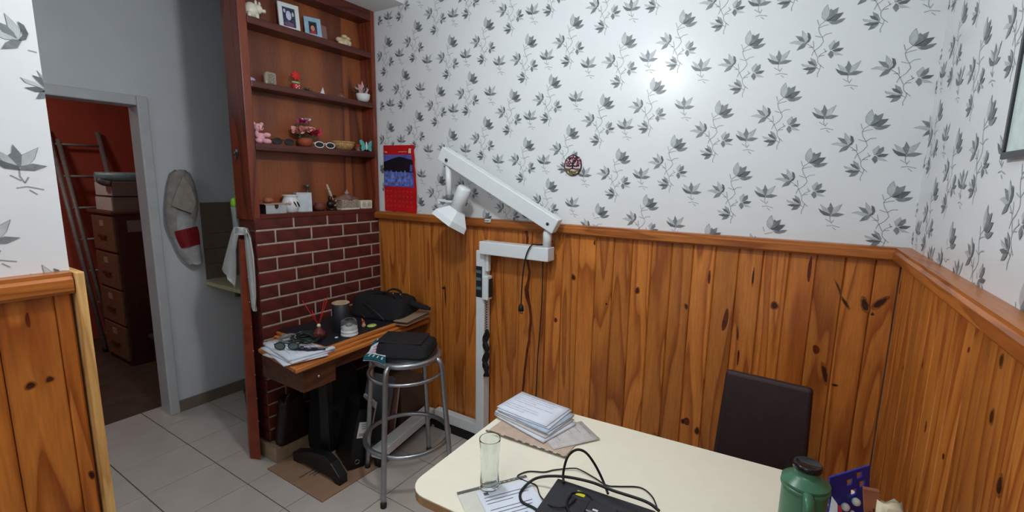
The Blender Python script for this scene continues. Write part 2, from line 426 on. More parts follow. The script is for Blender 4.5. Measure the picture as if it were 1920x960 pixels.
# left wall stub
XL, YL = -1.34, .318
mb = MB().bb((XL-.12, -1.6, 0), (XL, YL, ZC))
wallprint(mb, (XL, 0, 0), (0, 1, 0), (1, 0, 0), -1.6, YL, ZR-.03, ZC, (.357-.165, 1.828-1.714), (1, 2, 3, 4))
wall_left = struct(mb.build('wall_left', WM), 'near left wall end papered with grey flowers')
wall_front = struct(MB().bb((-1.5, -1.74, 0), (.7, -1.6, ZC)).build('wall_front', paper_wall))
# ceiling and soffit over the shelves
ceiling = struct(MB().bb((-5.7, -1.74, ZC), (.7, 4.2, ZC+.1)).build('ceiling', ceilm))
struct(MB().bb((-2.46, 1.2, 2.485), (-2.06, YB, ZC)).build('trim_1', ceilm, bev=.004), 'white soffit above the shelf unit')

# wainscot planks -----------------------------------------------------------
def plank_mesh(w, h, t=.012, c=.004, knots=(), mats=None, name='plank'):
    """local: x across, y depth (front at -y), z up"""
    b = MB(); hw = w/2
    prof = [(-hw, t), (-hw, c), (-hw+c, 0), (hw-c, 0), (hw, c), (hw, t)]
    vs = [(x, y, 0) for x, y in prof]+[(x, y, h) for x, y in prof]; k = len(prof)
    b.add(vs, [tuple(range(k)), tuple(range(k, 2*k))[::-1]]+[(i, i+k, (i+1) % k+k, (i+1) % k) for i in range(k)])
    for (kx, kz, rx, rz, tilt, mi) in knots:
        pts = []
        for i in range(12):
            a = 2*math.pi*i/12; rr = 1+.08*math.sin(3*a+kz*9)
            x, z = rx*rr*math.cos(a), rz*rr*math.sin(a); x, z = x*math.cos(tilt)-z*math.sin(tilt), x*math.sin(tilt)+z*math.cos(tilt)
            pts.append((min(max(kx+x, -hw+c), hw-c), kz+z))
        if mi == 1:
            b.add([(x*1+(x-kx)*.45, -.0004, z+(z-kz)*.5) for x, z in [(min(max(x, -hw+c+.0), hw-c), z) for x, z in pts]], [tuple(range(12))], 2)
        b.add([(x, -.0008, z) for x, z in pts], [tuple(range(12))], mi)
    o = b.build(name, [pine, knot, knotring, resin]); me = o.data; bpy.data.objects.remove(o); return me
PW = .0872
def wainscot(parent, origin, u, n, umin, umax, u_first, knots, rotz, top=ZR-.045, width=PW, z0=.0):
    """planks along direction u starting at joint u_first, front surface at origin plane"""
    base = {}
    k0 = int(math.floor((umin-u_first)/width)); i = k0
    o = Vector(origin); u = Vector(u)
    while u_first+i*width < umax-.005:
        a = max(u_first+i*width, umin); b = min(u_first+(i+1)*width, umax)
        if b-a > .006:
            kn = [((x-(a+b)/2), z, rx, rz, t, mi) for (x, z, rx, rz, t, mi) in knots if a <= x < b]
            w_ = round(b-a, 4)
            if kn: me = plank_mesh(w_-.0012, top-z0, knots=kn)
            else:
                if w_ not in base: base[w_] = plank_mesh(w_-.0012, top-z0)
                me = base[w_]
            loc = o+u*((a+b)/2); child_mesh('plank', me, (loc.x, loc.y, z0), parent, (0, 0, rotz))
        i += 1
kb = []
for px, py, rx, rz, t, mi in [(1075, 520, .009, .012, .3, 1), (1195, 545, .008, .012, -.2, 1), (1452, 573, .010, .012, .2, 1), (1622, 572, .009, .022, .35, 1),
        (1650, 568, .009, .024, -.7, 1), (1636, 589, .004, .004, 0, 1), (1585, 568, .004, .02, .6, 1), (1575, 545, .003, .03, .5, 1), (1546, 700, .007, .032, .25, 1), (1287, 790, .014, .018, 0, 3),
        (1307, 808, .008, .013, 0, 1), (1280, 790, .006, .009, 0, 1), (1137, 570, .004, .005, 0, 1), (832, 540, .012, .006, .2, 1), (835, 555, .004, .05, .05, 1),
        (829, 600, .0035, .05, 0, 3), (1412, 520, .003, .028, 0, 1), (1287, 575, .006, .01, .4, 1), (1384, 670, .004, .035, 0, 3), (1360, 600, .01, .05, -.1, 3),
        (1530, 655, .011, .018, .2, 3), (1330, 520, .005, .03, 0, 3), (1116, 455, .007, .014, 0, 3), (1042, 600, .009, .013, 0, 3), (1565, 722, .008, .004, 0, 1),
        (945, 770, .006, .016, .1, 1), (872, 735, .004, .004, 0, 1), (868, 742, .003, .003, 0, 1), (1383, 625, .004, .03, .1, 3), (1518, 505, .006, .05, .0, 3)]:
    p = atY(px, py, YP); kb.append((p.x, p.z, rx, rz, t, mi))
struct(wall_back)
wainscot(wall_back, (0, YP, 0), (1, 0, 0), (0, -1, 0), -2.31, XR0-.02, -.998, kb, 0)
kr = []
for px, py, rx, rz, t, mi in [(1868, 675, .010, .012, 0, 1), (1850, 780, .011, .014, 0, 1), (1862, 908, .014, .018, 0, 1), (1731, 683, .008, .012, 0, 3), (1730, 685, .004, .01, 0, 1),
        (1736, 540, .004, .016, .0, 1), (1812, 655, .014, .006, .8, 3), (1735, 800, .008, .02, 0, 3), (1765, 855, .01, .006, .8, 1), (1693, 540, .01, .03, 0, 3), (1697, 690, .004, .008, 0, 1)]:
    p = atX(px, py, .30); kr.append((YB-p.y, p.z, rx*.6, rz*.8, t, mi))
ang = math.atan2(.0149, 1)
wainscot(wall_right, (XR0-.02, YB, 0), (.0149, -1, 0), (-1, 0, 0), .02, 3.6, .03, kr, -math.pi/2+ang, width=.0872)
kl = []
for px, py, rx, rz, t, mi in [(57, 723, .007, .006, .3, 1), (93, 711, .0055, .005, .2, 1), (172, 890, .004, .008, .2, 1), (52, 600, .003, .016, 0, 3)]:
    p = atX(px, py, XL+.025); kl.append((p.y, p.z, rx, rz, t, mi))
wainscot(wall_left, (XL+.025, 0, 0), (0, 1, 0), (1, 0, 0), -1.59, YL-.008, .195, kl, math.pi/2, width=.0872)
mb = MB(); xs_ = [984, 986, 985, 984, 987, 990, 988, 984, 986, 990, 992, 992, 990, 989, 986, 984, 982, 980, 979, 977, 976, 976]
cp = [atY(x+3, 430+k*16, YP-.0012) for k, x in enumerate(xs_)]; hw_ = [.0075 if k not in (7, 8) else .013 for k in range(22)]
for k in range(21):
    a, b_ = cp[k], cp[k+1]; mb.add([a-Vector((hw_[k], 0, 0)), a+Vector((hw_[k], 0, 0)), b_+Vector((hw_[k+1], 0, 0)), b_-Vector((hw_[k+1], 0, 0))], [(0, 3, 2, 1)], 0)
mb.build('resin_streak', resin, wall_back)
# rails
mb = MB().prism([(0, 0), (-.045, 0), (-.045, -.008), (-.052, -.014), (-.052, -.038), (-.045, -.045), (0, -.045)], XR0+2.36, (-2.345, YB, ZR), (0, 1, 0), (0, 0, 1))
struct(mb.build('trim_2', pine_rail), 'pine capping rail of the back wall')
mb = MB(); pr = [(0, 0), (-.045, 0), (-.045, -.008), (-.052, -.014), (-.052, -.038), (-.045, -.045), (0, -.045)]
vs = [(XR0+a, YB-.045, ZR+b) for a, b in pr]+[(xr(-1.6)+a, -1.6, ZR+b) for a, b in pr]
mb.add(vs, [tuple(range(7))[::-1], tuple(range(7, 14))]+[(i, (i+1) % 7, (i+1) % 7+7, i+7) for i in range(7)])
struct(mb.build('trim_3', pine_raily), 'pine capping rail of the right wall')
mb = MB(); vs = [(XL-a*.85, -1.6, ZR-.002+b*1) for a, b in pr]+[(XL-a*.85, YL-.006, ZR-.002+b*1) for a, b in pr]
mb.add(vs, [tuple(range(7)), tuple(range(7, 14))[::-1]]+[(i+7, (i+1) % 7+7, (i+1) % 7, i) for i in range(7)])
struct(mb.build('trim_4', pine_raily), 'pine capping rail of the near left wall')
struct(MB().bb((XL-.12, YL-.004, 0), (XL+.047, YL+.012, ZR-.002)).build('trim_5', pine_pale, bev=.002), 'pale pine corner strip of the near left wall')

# partition with brick face ---------------------------------------------------
XF = -2.31
mb = MB().bb((-2.46, 1.258, 0), (XF-.004, YB, 1.29)).bb((-2.47, 1.258, 1.29), (-2.425, YB, 2.62)); 
wall_mid = struct(mb.build('wall_middle', mortar), 'brick faced partition under the shelf unit')
def brick_mesh(w, h, d):
    b = MB(); c = .004; hw = w/2; hh = h/2
    vs = [(0, -hw, -hh), (0, hw, -hh), (0, hw, hh), (0, -hw, hh), (d-c, -hw, -hh), (d-c, hw, -hh), (d-c, hw, hh), (d-c, -hw, hh),
          (d, -hw+c, -hh+c), (d, hw-c, -hh+c), (d, hw-c, hh-c), (d, -hw+c, hh-c)]
    fs = [(3, 2, 1, 0)]+[(i, (i+1) % 4, (i+1) % 4+4, i+4) for i in range(4)]+[(i+4, (i+1) % 4+4, (i+1) % 4+8, i+8) for i in range(4)]+[(8, 9, 10, 11)]
    b.add(vs, fs); return b
bcache = {}
CH = .0716; ztop = 1.298
nb = 0
for row in range(18):
    zt = ztop-row*CH; zb = zt-CH+.009
    js = [1.461+.208*k for k in range(-1, 4)] if row % 2 == 0 else [1.356+.208*k for k in range(-1, 5)]
    edges = [1.25]+[j for j in js if 1.262 < j < 2.03]+[2.05]
    for a, b_ in zip(edges, edges[1:]):
        a2 = a+(.0045 if a > 1.26 else 0); b2 = b_-.0045
        w_ = round(b2-a2, 3); mt = random.choice([brickm, brickm, brickm2])
        key = (w_, mt.name)
        if key not in bcache:
            o = brick_mesh(w_, CH-.009, .014).build('brick', mt); bcache[key] = o.data; bpy.data.objects.remove(o)
        if zt > .1:
            child_mesh('brick', bcache[key], (XF-.0135+random.uniform(-.0008, .0008), (a2+b2)/2, (zt+zb)/2), wall_mid)
    # returns on the end face of the partition
    if zt > .1:
        key = ('end', row % 2)
        if key not in bcache:
            o = MB().box((0, 0, 0), (.125, .016, CH-.009)).build('brick', brickm, bev=.003); bcache[key] = o.data; bpy.data.objects.remove(o)
        child_mesh('brick', bcache[key], (XF-.0765, 1.256, (zt+zb)/2), wall_mid)

# corridor and storeroom --------------------------------------------------------
XC = -3.27; DZ = 1.885; DY = 1.15; DY0 = .38
mb = MB().bb((XC-.1, DY, 0), (XC, 4.1, ZC)).bb((XC-.1, DY0, DZ), (XC, DY, ZC)).bb((XC-.1, -1.6, 0), (XC, DY0, ZC))
struct(mb.build('wall_corridor', paint), 'pale grey painted wall with the storeroom doorway')
struct(MB().bb((XC, 4.0, 0), (-2.3, 4.1, ZC)).bb((-2.46, YB+.14, 0), (-2.34, 4.0, ZC)).build('wall_corridor_end', paint))
struct(MB().bb((XC-.1, -1.7, 0), (XL-.1, -1.6, ZC)).build('wall_corridor_front', paint))
struct(MB().bb((-5.5, -.6, 0), (-5.4, 2.9, ZC)).build('wall_storeroom_back', redwall), 'orange red painted storeroom wall')
struct(MB().bb((-5.4, 2.6, 0), (XC-.1, 2.7, ZC)).bb((-5.4, -.6, 0), (XC-.1, -.5, ZC)).build('wall_storeroom_side', redwall))
fr = struct(MB().bb((XC-.115, DY-.0, 0), (XC+.018, DY+.055, DZ+.055)).bb((XC-.115, DY0-.055, 0), (XC+.018, DY0, DZ+.055)).bb((XC-.115, DY0, DZ), (XC+.018, DY, DZ+.055)).build('door_1', framew, bev=.006), 'grey white door frame of the storeroom doorway')
struct(MB().bb((XC, DY+.056, 0), (XC+.012, 3.9, .075)).build('baseboard_corridor', skirt, bev=.002))
# shadow gap strip by the frame
# low tiled splash over the counter
mb = MB()
for r_ in range(5):
    for c_ in range(4):
        a = 1.43+c_*.2; z = .83+r_*.1
        mb.bb((XC, a, z), (XC+.008, a+.197, z+.0985))
sp = mat('splash_tile', (120, 108, 96), .4, var=.06)
struct(mb.build('trim_6', sp, bev=.0015), 'brownish splash tiles over the corridor counter')
ct = thing('counter_shelf', 'narrow pale yellow edged counter shelf on corridor wall behind the towel', 'shelf', (XC, 1.45, .79))
MB().bb((XC, 1.425, .795), (XC+.42, 2.1, .82)).build('worktop', mat('pale_yellow_edge', (186, 180, 138), .5), ct, bev=.003)
MB().bb((XC+.0, 1.60, .68), (XC+.03, 1.63, .795)).bb((XC, 1.60, .77), (XC+.3, 1.63, .795)).build('bracket', mat('dim_grey_panel', (104, 98, 88), .6), ct)

# ------------------------------------------------------------------ SHELF UNIT
XB = -2.415
su = thing('display_shelf', 'tall red brown wooden display shelf built in above the brick wall', 'shelf', (XF, 1.65, 1.3))
SH = [(2.247, 2.213), (1.955, 1.925), (1.662, 1.628), (1.312, 1.288)]
MB().bb((XB-.008, 1.27, 1.29), (XB, 2.045, 2.485)).build('back_panel', back_ply, su)
MB().bb((XB-.045, 1.243, 1.285), (XF, 1.283, 2.485)).build('side_panel', mahogv, su, bev=.002)
MB().bb((XB-.045, 2.025, 1.285), (XF, 2.052, 2.485)).build('side_panel', mahogv, su, bev=.002)
for a, b_ in SH:
    MB().bb((XB, 1.283, b_), (XF+.004, 2.025, a)).build('shelf', mahog, su, bev=.002)
MB().bb((XB, 1.283, 2.425), (XF, 2.025, 2.485)).build('header', mahog, su, bev=.002)
XI = -2.36
def base(px, py): p = atX(px, py, XI); return p
shz = [a for a, b_ in SH]

# --- shelf 1 items
def hang(y, z): return (XI, y, z)
mb = MB(); y0, z0 = 1.335, shz[0]
mb.ball((XI, y0, z0+.045), (.028, .034, .036)).ball((XI+.01, y0+.03, z0+.055), (.02, .02, .022)).cyl((XI+.012, y0+.045, z0+.052), (XI+.016, y0+.062, z0+.052), .009)
mb.ball((XI+.008, y0+.02, z0+.083), (.008, .006, .012)).ball((XI+.008, y0+.038, z0+.08), (.008, .006, .012))
for a, b_ in ((-.015, -.018), (.015, -.018), (-.015, .02), (.015, .02)): mb.cyl((XI+a, y0+b_, z0), (XI+a, y0+b_, z0+.03), .009)
solo(mb, 'ceramic_pig', creamc, (XI, y0, z0), 'cream ceramic piggy figurine at left end of top shelf', 'figurine')
def photo_frame(name, label, y, z, w, h, border, fm, lean, yaw, pic, bd):
    t = thing(name, label, 'picture frame', (XI, y, z), yaw)
    rot = Matrix.Rotation(-lean, 3, 'Y')
    def T_(mb):
        mb.v = [rot @ v for v in mb.v]; return mb
    mb = MB()
    for (cy, cz, ww, hh) in ((0, border/2, w, border), (0, h-border/2, w, border), (-w/2+border/2, h/2, border, h-2*border), (w/2-border/2, h/2, border, h-2*border)):
        mb.box((0, cy, cz), (bd, ww, hh))
    T_(mb).build('frame', fm, t, world=False, bev=.0015)
    mb = MB().box((-.002, 0, h/2), (.004, w-2*border+.002, h-2*border+.002))
    for (cy, cz, ww, hh, mi) in pic:
        mb.flat(circ(cy, cz, ww, 12, hh), (.0006+.0002*mi, 0, h/2), (0, 1, 0), (0, 0, 1), mi)
    T_(mb).build('picture', [mat('photo_dark_blue', (52, 60, 84), .35, var=.5, vs=120), mat('photo_pale', (196, 206, 224), .35, var=.1), mat('photo_violet', (120, 84, 118), .35), mat('photo_black', (30, 28, 36), .4), mat('photo_skin', (206, 140, 116), .4), mat('photo_red', (170, 50, 50), .4)], t, world=False)
    MB().box((-.03, 0, h*.35), (.003, w*.3, h*.72), (0, R(16), 0)).build('stand', fm, t, world=False)
    return t
photo_frame('photo_frame', 'white photo frame with a dark blue picture on top shelf', 1.535, shz[0], .107, .138, .021, white_pl, .12, R(-8),
            [(0, .01, .014, .024, 1), (0, -.034, .026, .012, 2), (-.02, .03, .006, .01, 1), (.022, .02, .005, .012, 1)], .012)
photo_frame('photo_frame', 'pale blue photo frame with small portrait on top shelf', 1.672, shz[0], .088, .112, .023, mat('pale_blue_plastic', (150, 188, 208), .4), .2, R(-18),
            [(0, .006, .017, .022, 3), (0, -.002, .011, .016, 4), (0, -.026, .018, .01, 5)], .01)
solo(MB().box((XI-.03, 1.742, shz[0]+.047), (.004, .07, .092), (0, R(-8), 0)), 'acrylic_plaque', mat('pinkish_acrylic', (196, 150, 146), .15, trans=.55, var=0), (XI-.03, 1.742, shz[0]),
     'small clear pinkish plaque leaning behind the pale blue frame', 'plaque')
mb = MB(); cy = 1.868; z0 = shz[0]
for k in range(9):
    a = k*.7; mb.ball((XI+.012*math.cos(a), cy+.026*math.sin(a*1.7), z0+.02+.0045*k), (.016, .018, .018-.001*k))
mb.ball((XI, cy, z0+.02), (.018, .04, .02))
solo(mb, 'coral_piece', mat('cream_coral', (214, 196, 160), .7, var=.12, bump=.8, bs=70), (XI, cy, z0), 'cream coloured lump of coral on top shelf', 'coral')

# --- shelf 2 items
z0 = shz[1]
mb = MB().ball((XI, 1.31, z0+.012), (.016, .022, .012)).cyl((XI, 1.302, z0+.01), (XI, 1.298, z0+.05), .012, .004)
solo(mb, 'lilac_ornament', mat('lilac_ceramic', (182, 160, 196), .4), (XI, 1.31, z0), 'small lilac ornament at left end of second shelf', 'ornament')
t = thing('glass_block', 'clear glass block with an engraved picture on second shelf', 'ornament', (XI, 1.408, z0))
MB().prism(rrect(.052, .064, .006), .026, (XI-.013, 1.408, z0+.032), (0, 1, 0), (0, 0, 1)).build('block', mat('block_glass', (216, 206, 178), .06, trans=.7, var=0), t, bev=.002)
MB().box((XI+.0142, 1.41, z0+.031), (.0008, .028, .046)).build('engraving', mat('engraved_grey', (128, 120, 108), .5, var=.4, vs=150), t)
t = thing('flower_figurine', 'red round flower in a red heart patterned pot on second shelf', 'figurine', (XI, 1.547, z0))
MB().lathe([(.016, 0), (.02, .012), (.022, .028), (.018, .032)], (XI, 1.547, z0)).build('pot', redm, t)
for dy, dz in ((-.008, .01), (.008, .01), (0, .018), (-.009, .024), (.009, .024)): MB().ball((XI+.0205, 1.547+dy, z0+dz), (.002, .0035, .0035), n=8, k=5).build('heart', white_pl, t)
MB().cyl((XI, 1.547, z0+.03), (XI, 1.547, z0+.06), .003, m=0).ball((XI+.005, 1.537, z0+.04), (.005, .014, .006)).ball((XI+.005, 1.557, z0+.04), (.005, .014, .006)).build('leaf', mat('pale_leaf', (150, 176, 120), .6), t)
mb = MB().ball((XI+.004, 1.545, z0+.072), (.014, .02, .02))
for k in range(7): a = k*.9; mb.ball((XI+.008, 1.545+.018*math.cos(a), z0+.073+.016*math.sin(a)), (.008, .008, .008))
mb.build('bloom', mat('matt_red', (204, 44, 40), .75), t)
mb = MB()
for k in range(8): mb.ball((XI+random.uniform(-.01, .012), 1.6+k*.0055, z0+.008+random.uniform(0, .012)), (.006, .011, .004), rot=Matrix.Rotation(random.uniform(-1, 1), 3, 'X'))
solo(mb, 'green_sprig', mat('dark_sprig', (46, 66, 48), .6), (XI, 1.618, z0), 'tiny dark green leaf sprig lying on second shelf', 'ornament')
t = thing('sail_ornament', 'tiny cream sail shaped ornament on second shelf', 'ornament', (XI, 1.712, z0))
MB().ball((XI, 1.712, z0+.006), (.01, .024, .006)).build('hull', creamc, t)
MB().prism([(-.014, 0), (.012, 0), (.002, .034)], .003, (XI, 1.71, z0+.009), (0, 1, 0), (0, 0, 1)).build('sail', white_pl, t)
solo(MB().lathe([(.012, 0), (.02, .006), (.02, .018), (.008, .026), (.005, .03)], (XI, 1.832, z0)), 'glass_ornament', mat('pinkish_glass', (214, 170, 160), .05, trans=.8, var=0), (XI, 1.832, z0), 'tiny pinkish glass ornament near right of second shelf', 'ornament')
t = thing('potted_plant', 'small pink leaved plant in a white oval pot on second shelf', 'plant', (XI+.01, 1.985, z0))
MB().lathe([(.022, 0), (.034, .02), (.038, .045), (.036, .05), (.03, .044)], (XI+.01, 1.985, z0), sy=1.15).build('pot', white_pl, t)
for k in range(16):
    a = k*2.4; L_ = .042+.026*random.random(); el = .3+.9*random.random()
    d = Vector((math.cos(a)*math.cos(el)*.6, math.sin(a)*math.cos(el), math.sin(el)))
    p = Vector((XI+.01, 1.985, z0+.045)); q = d.orthogonal().normalized()*.012
    mb = MB().add([p, p+d*L_*.6+q, p+d*L_*1.3, p+d*L_*.6-q, p+d*L_*.6+Vector((0, 0, .003))], [(0, 1, 4), (1, 2, 4), (2, 3, 4), (3, 0, 4)], 0)
    mb.build('leaf', mat('pink_leaf', (214, 160, 166), .6) if k % 3 else mat('deep_leaf', (50, 58, 44), .6), t)

# --- shelf 3 items
z0 = shz[2]; yy = 1.345
t = thing('teddy_bear', 'pink toy bear sitting at left end of third shelf', 'soft toy', (XI, yy-.01, z0))
MB().ball((XI, yy-.012, z0+.033), (.024, .026, .034)).ball((XI+.004, yy-.016, z0+.078), (.022, .024, .022)).ball((XI, yy-.036, z0+.096), .009).ball((XI, yy+.004, z0+.098), .009).ball((XI+.024, yy-.014, z0+.072), (.009, .011, .009))\
    .ball((XI+.012, yy+.022, z0+.046), (.011, .02, .012)).ball((XI+.012, yy+.02, z0+.014), (.018, .022, .014)).ball((XI+.02, yy-.028, z0+.014), (.02, .016, .014)).ball((XI+.018, yy-.034, z0+.046), (.012, .01, .018)).build('body', pinkm, t)
MB().ball((XI+.0255, yy-.024, z0+.082), .0028).ball((XI+.0255, yy-.006, z0+.082), .0028).ball((XI+.033, yy-.014, z0+.074), .0028).build('eyes', black_pl, t)
MB().tube([(XI+.02*math.cos(a), yy-.014+.022*math.sin(a), z0+.058) for a in [k*math.pi/5 for k in range(10)]], .004, closed=True).build('neck_ribbon', mat('brown_ribbon', (120, 60, 36), .7), t)
def sunglasses(name, label, c, w, fm, lm, group=None, rz=0):
    t = thing(name, label, 'sunglasses', c, rz)
    for s_ in (-1, 1):
        o_ = MB().tube([(0+.0, s_*w*.26+w*.21*math.cos(a), .018+.016*math.sin(a)) for a in [k*math.pi/6 for k in range(12)]], .0028, closed=True, smooth=1).build('rim', fm, t, world=False)
        MB().prism(circ(s_*w*.26, .018, w*.2, 14, .015), .0012, (-.0006, 0, 0), (0, 1, 0), (0, 0, 1)).build('lens', lm, t, world=False)
        MB().tube([(0, s_*w*.47, .026), (-.03, s_*w*.5, .02), (-.05, s_*w*.46, .004), (-.052, s_*w*.2, .003)], .0022).build('temple', fm, t, world=False)
    MB().tube([(0, -w*.05, .024), (.001, 0, .027), (0, w*.05, .024)], .0024).build('bridge', fm, t, world=False)
    return t
smoke = mat('smoked_lens', (24, 22, 26), .1, var=0)
sunglasses('sunglasses', 'dark brown framed sunglasses beside the pink bear on third shelf', (XI+.02, 1.447, z0), .125, mat('brown_acetate', (50, 28, 24), .3), smoke)
sunglasses('sunglasses', 'white framed sunglasses with dark lenses on third shelf', (XI+.03, 1.688, z0), .135, white_pl, smoke)
t = thing('artificial_roses', 'terracotta bowl of pink and red artificial roses on third shelf', 'flowers', (XI, 1.585, z0))
MB().lathe([(.018, 0), (.034, .01), (.041, .026), (.038, .044), (.032, .05), (.028, .046)], (XI, 1.585, z0)).build('bowl', terra, t)
def rose(c, r, m_, parent, seed):
    rnd = random.Random(seed); mb = MB(); c = Vector(c); mb.ball(c, r*.35, n=8, k=5)
    for ring, (n_, rr, tilt) in enumerate(((4, .45, 1.2), (5, .7, .8), (6, 1.0, .35))):
        for k in range(n_):
            a = 2*math.pi*k/n_+ring*.5+rnd.random()*.3
            d = Vector((math.cos(a), math.sin(a), 0)); tl = tilt+rnd.uniform(-.1, .1)
            dirn = (Vector((.45, 0, .35))+d).normalized()
            q = dirn.cross(Vector((1, 0, .6))).normalized()
            ax = Vector((.85, 0, .5))
            tip = c+(d*math.cos(tl)+ax*math.sin(tl)*.7)*r*rr*1.2; mid = c+(d*math.cos(tl)*1.1+ax*math.sin(tl)*.2)*r*rr*.75
            mb.add([c, mid+q*r*.42, tip+q*r*.22, tip-q*r*.22, mid-q*r*.42, mid+d*r*.12], [(0, 1, 5), (1, 2, 5), (2, 3, 5), (3, 4, 5), (4, 0, 5)], 0, True)
    return mb.build('rose', m_, parent)
rp_ = mat('pale_pink_petal', (224, 160, 148), .7, var=.12); rr_ = mat('crimson_petal', (188, 52, 76), .7, var=.15); rm_ = mat('magenta_petal', (186, 44, 110), .7); rw_ = mat('white_petal', (214, 210, 206), .7)
for i_, (dy, dz, r_, mt) in enumerate(((-.028, .092, .036, rp_), (.012, .098, .024, rp_), (.038, .076, .032, rr_), (.056, .092, .022, rr_), (-.022, .135, .02, rm_), (.002, .146, .016, rw_), (-.052, .076, .022, rp_))):
    rose((XI+.014, 1.585+dy, z0+dz), r_*1.3, mt, t, i_)
mb = MB()
for k in range(8):
    a = k*.8; mb.tube([(XI, 1.585, z0+.04), (XI+.01*math.cos(a), 1.585+.02*math.sin(a), z0+.07), (XI+.01*math.cos(a), 1.585+.03*math.sin(a), z0+.09+.03*(k % 3))], .0018, n=5)
for k in range(9):
    a = k*.7; p = Vector((XI+.016, 1.585+.04*math.cos(a), z0+.06+.02*math.sin(a))); mb.ball(p, (.003, .012, .006), n=8, k=5, rot=Matrix.Rotation(a, 3, 'X'))
mb.build('foliage', leafm, t)
t = thing('wicker_basket', 'small shallow wicker basket on third shelf', 'basket', (XI, 1.83, z0))
mb = MB().lathe([(.03, 0), (.045, .004), (.056, .022), (.062, .044), (.059, .044), (.052, .02), (.04, .006), (.001, .005)], (XI, 1.83, z0), sy=1.15, n=32)
mb.build('weave', mat('wicker', (176, 138, 88), .8, var=.25, vs=150, bump=1, bs=200), t)
MB().tube([(XI+.062*math.cos(a), 1.83+.062*1.15*math.sin(a), z0+.045) for a in [k*math.pi/8 for k in range(16)]], .0035, closed=True, smooth=2).build('rim', mat('wicker_rim', (196, 150, 96), .8, var=.2, vs=120), t)
t = thing('lidded_tin', 'tiny striped round tin left of the teal butterfly', 'tin', (XI-.005, 1.945, z0))
MB().lathe([(.016, 0), (.018, .004), (.018, .03)], (XI-.005, 1.945, z0)).build('tin', mat('tin_brown', (120, 84, 70), .4, var=.4, vs=90), t)
MB().lathe([(.019, .03), (.019, .036), (.012, .042), (.004, .046)], (XI-.005, 1.945, z0)).build('lid', mat('tin_red', (150, 60, 50), .4), t)
t = thing('butterfly_ornament', 'teal butterfly ornament near right end of third shelf', 'ornament', (XI+.025, 1.985, z0))
tealm = mat('teal_ceramic', (96, 178, 176), .4, var=.05)
for s_ in (-1, 1):
    MB().prism([(s_*a, b_) for a, b_ in ((.003, .022), (.02, .058), (.04, .07), (.052, .062), (.046, .042), (.036, .034), (.04, .018), (.036, .002), (.022, .006), (.006, .016))], .006, (XI+.022, 1.985, z0+.0), (0, 1, 0), (0, 0, 1)).build('wing', tealm, t, bev=.0015)
MB().ball((XI+.026, 1.985, z0+.034), (.006, .006, .026)).build('body', white_pl, t)

# --- shelf 4 items
z0 = shz[3]
t = thing('drawer_box', 'small dark box with a pale front and finger notch on bottom shelf', 'box', (XI+.01, 1.375, z0))
MB().bb((XI-.03, 1.32, z0), (XI+.036, 1.43, z0+.045)).build('body', mat('dark_box', (46, 32, 30), .6), t, bev=.001)
MB().prism([(-.055, 0), (.055, 0), (.055, .046), (.014, .046), (.012, .03), (.006, .023), (-.002, .023), (-.008, .03), (-.01, .046), (-.055, .046)], .003, (XI+.036, 1.375, z0+.0), (0, 1, 0), (0, 0, 1)).build('front', mat('pale_grey_front', (170, 174, 176), .5), t)
MB().bb((XI-.032, 1.312, z0+.046), (XI+.042, 1.44, z0+.052)).build('lid', mat('beige_lid', (176, 144, 120), .6), t, bev=.001)
t = thing('clay_gourd', 'brown rounded clay piece on the small pale drawer box', 'ornament', (XI+.01, 1.35, z0+.052))
MB().lathe([(.012, 0), (.024, .008), (.026, .018), (.014, .028), (.001, .03)], (XI+.01, 1.35, z0+.052)).build('body', mat('clay_brown', (160, 92, 64), .6), t)
t = thing('oil_burner', 'white round ceramic pot with two dark leaf shaped holes', 'pot', (XI+.01, 1.473, z0))
MB().lathe([(.03, 0), (.034, .006), (.045, .035), (.044, .055), (.035, .075), (.034, .085), (.042, .092), (.04, .094), (.03, .086), (.028, .08)], (XI+.01, 1.473, z0), n=32).build('pot', white_pl, t)
for s_ in (-1, 1):
    c_ = Vector((XI+.0535, 1.473+s_*.009+.008, z0+.045))
    MB().ball(c_, (.003, .0045, .018), n=8, k=6, rot=Matrix.Rotation(R(28), 3, 'X')).build('leaf_hole', black_pl, t)
MB().ball((XI+.05, 1.445, z0+.052), (.006, .008, .009), n=10, k=6).build('pink_flower', pinkm, t)
t = thing('white_box', 'plain white upright carton on bottom shelf', 'box', (XI-.01, 1.558, z0), R(-12))
MB().box((0, 0, .052), (.05, .082, .104)).build('carton', mat('white_carton', (196, 206, 212), .5), t, world=False, bev=.001)
MB().box((.026, 0, .1), (.001, .08, .001)).build('flap_edge', mat('carton_line', (150, 158, 164), .5), t, world=False)
t = thing('incense_holder', 'thin grey metal stem with a flared cup behind the white carton', 'ornament', (XI-.03, 1.605, z0))
MB().cyl((XI-.03, 1.605, z0), (XI-.03, 1.605, z0+.005), .014).cyl((XI-.03, 1.605, z0), (XI-.03, 1.605, z0+.125), .004).build('stem', steel, t)
MB().lathe([(.004, 0), (.008, .01), (.018, .022), (.017, .022)], (XI-.03, 1.605, z0+.122)).build('cup', mat('green_grey_metal', (92, 104, 96), .4, metal=.7), t)
t = thing('clay_pot', 'little red brown clay pot on bottom shelf', 'pot', (XI, 1.655, z0))
MB().lathe([(.022, 0), (.03, .012), (.032, .028), (.027, .036), (.031, .044), (.027, .044), (.02, .03)], (XI, 1.655, z0)).build('pot', mat('red_clay', (112, 54, 46), .6), t)
for s_ in (-1, 1): MB().tube([(XI+.0, 1.655+s_*.03, z0+.03), (XI, 1.655+s_*.04, z0+.036), (XI, 1.655+s_*.032, z0+.042)], .003).build('handle', MATS['red_clay'], t)
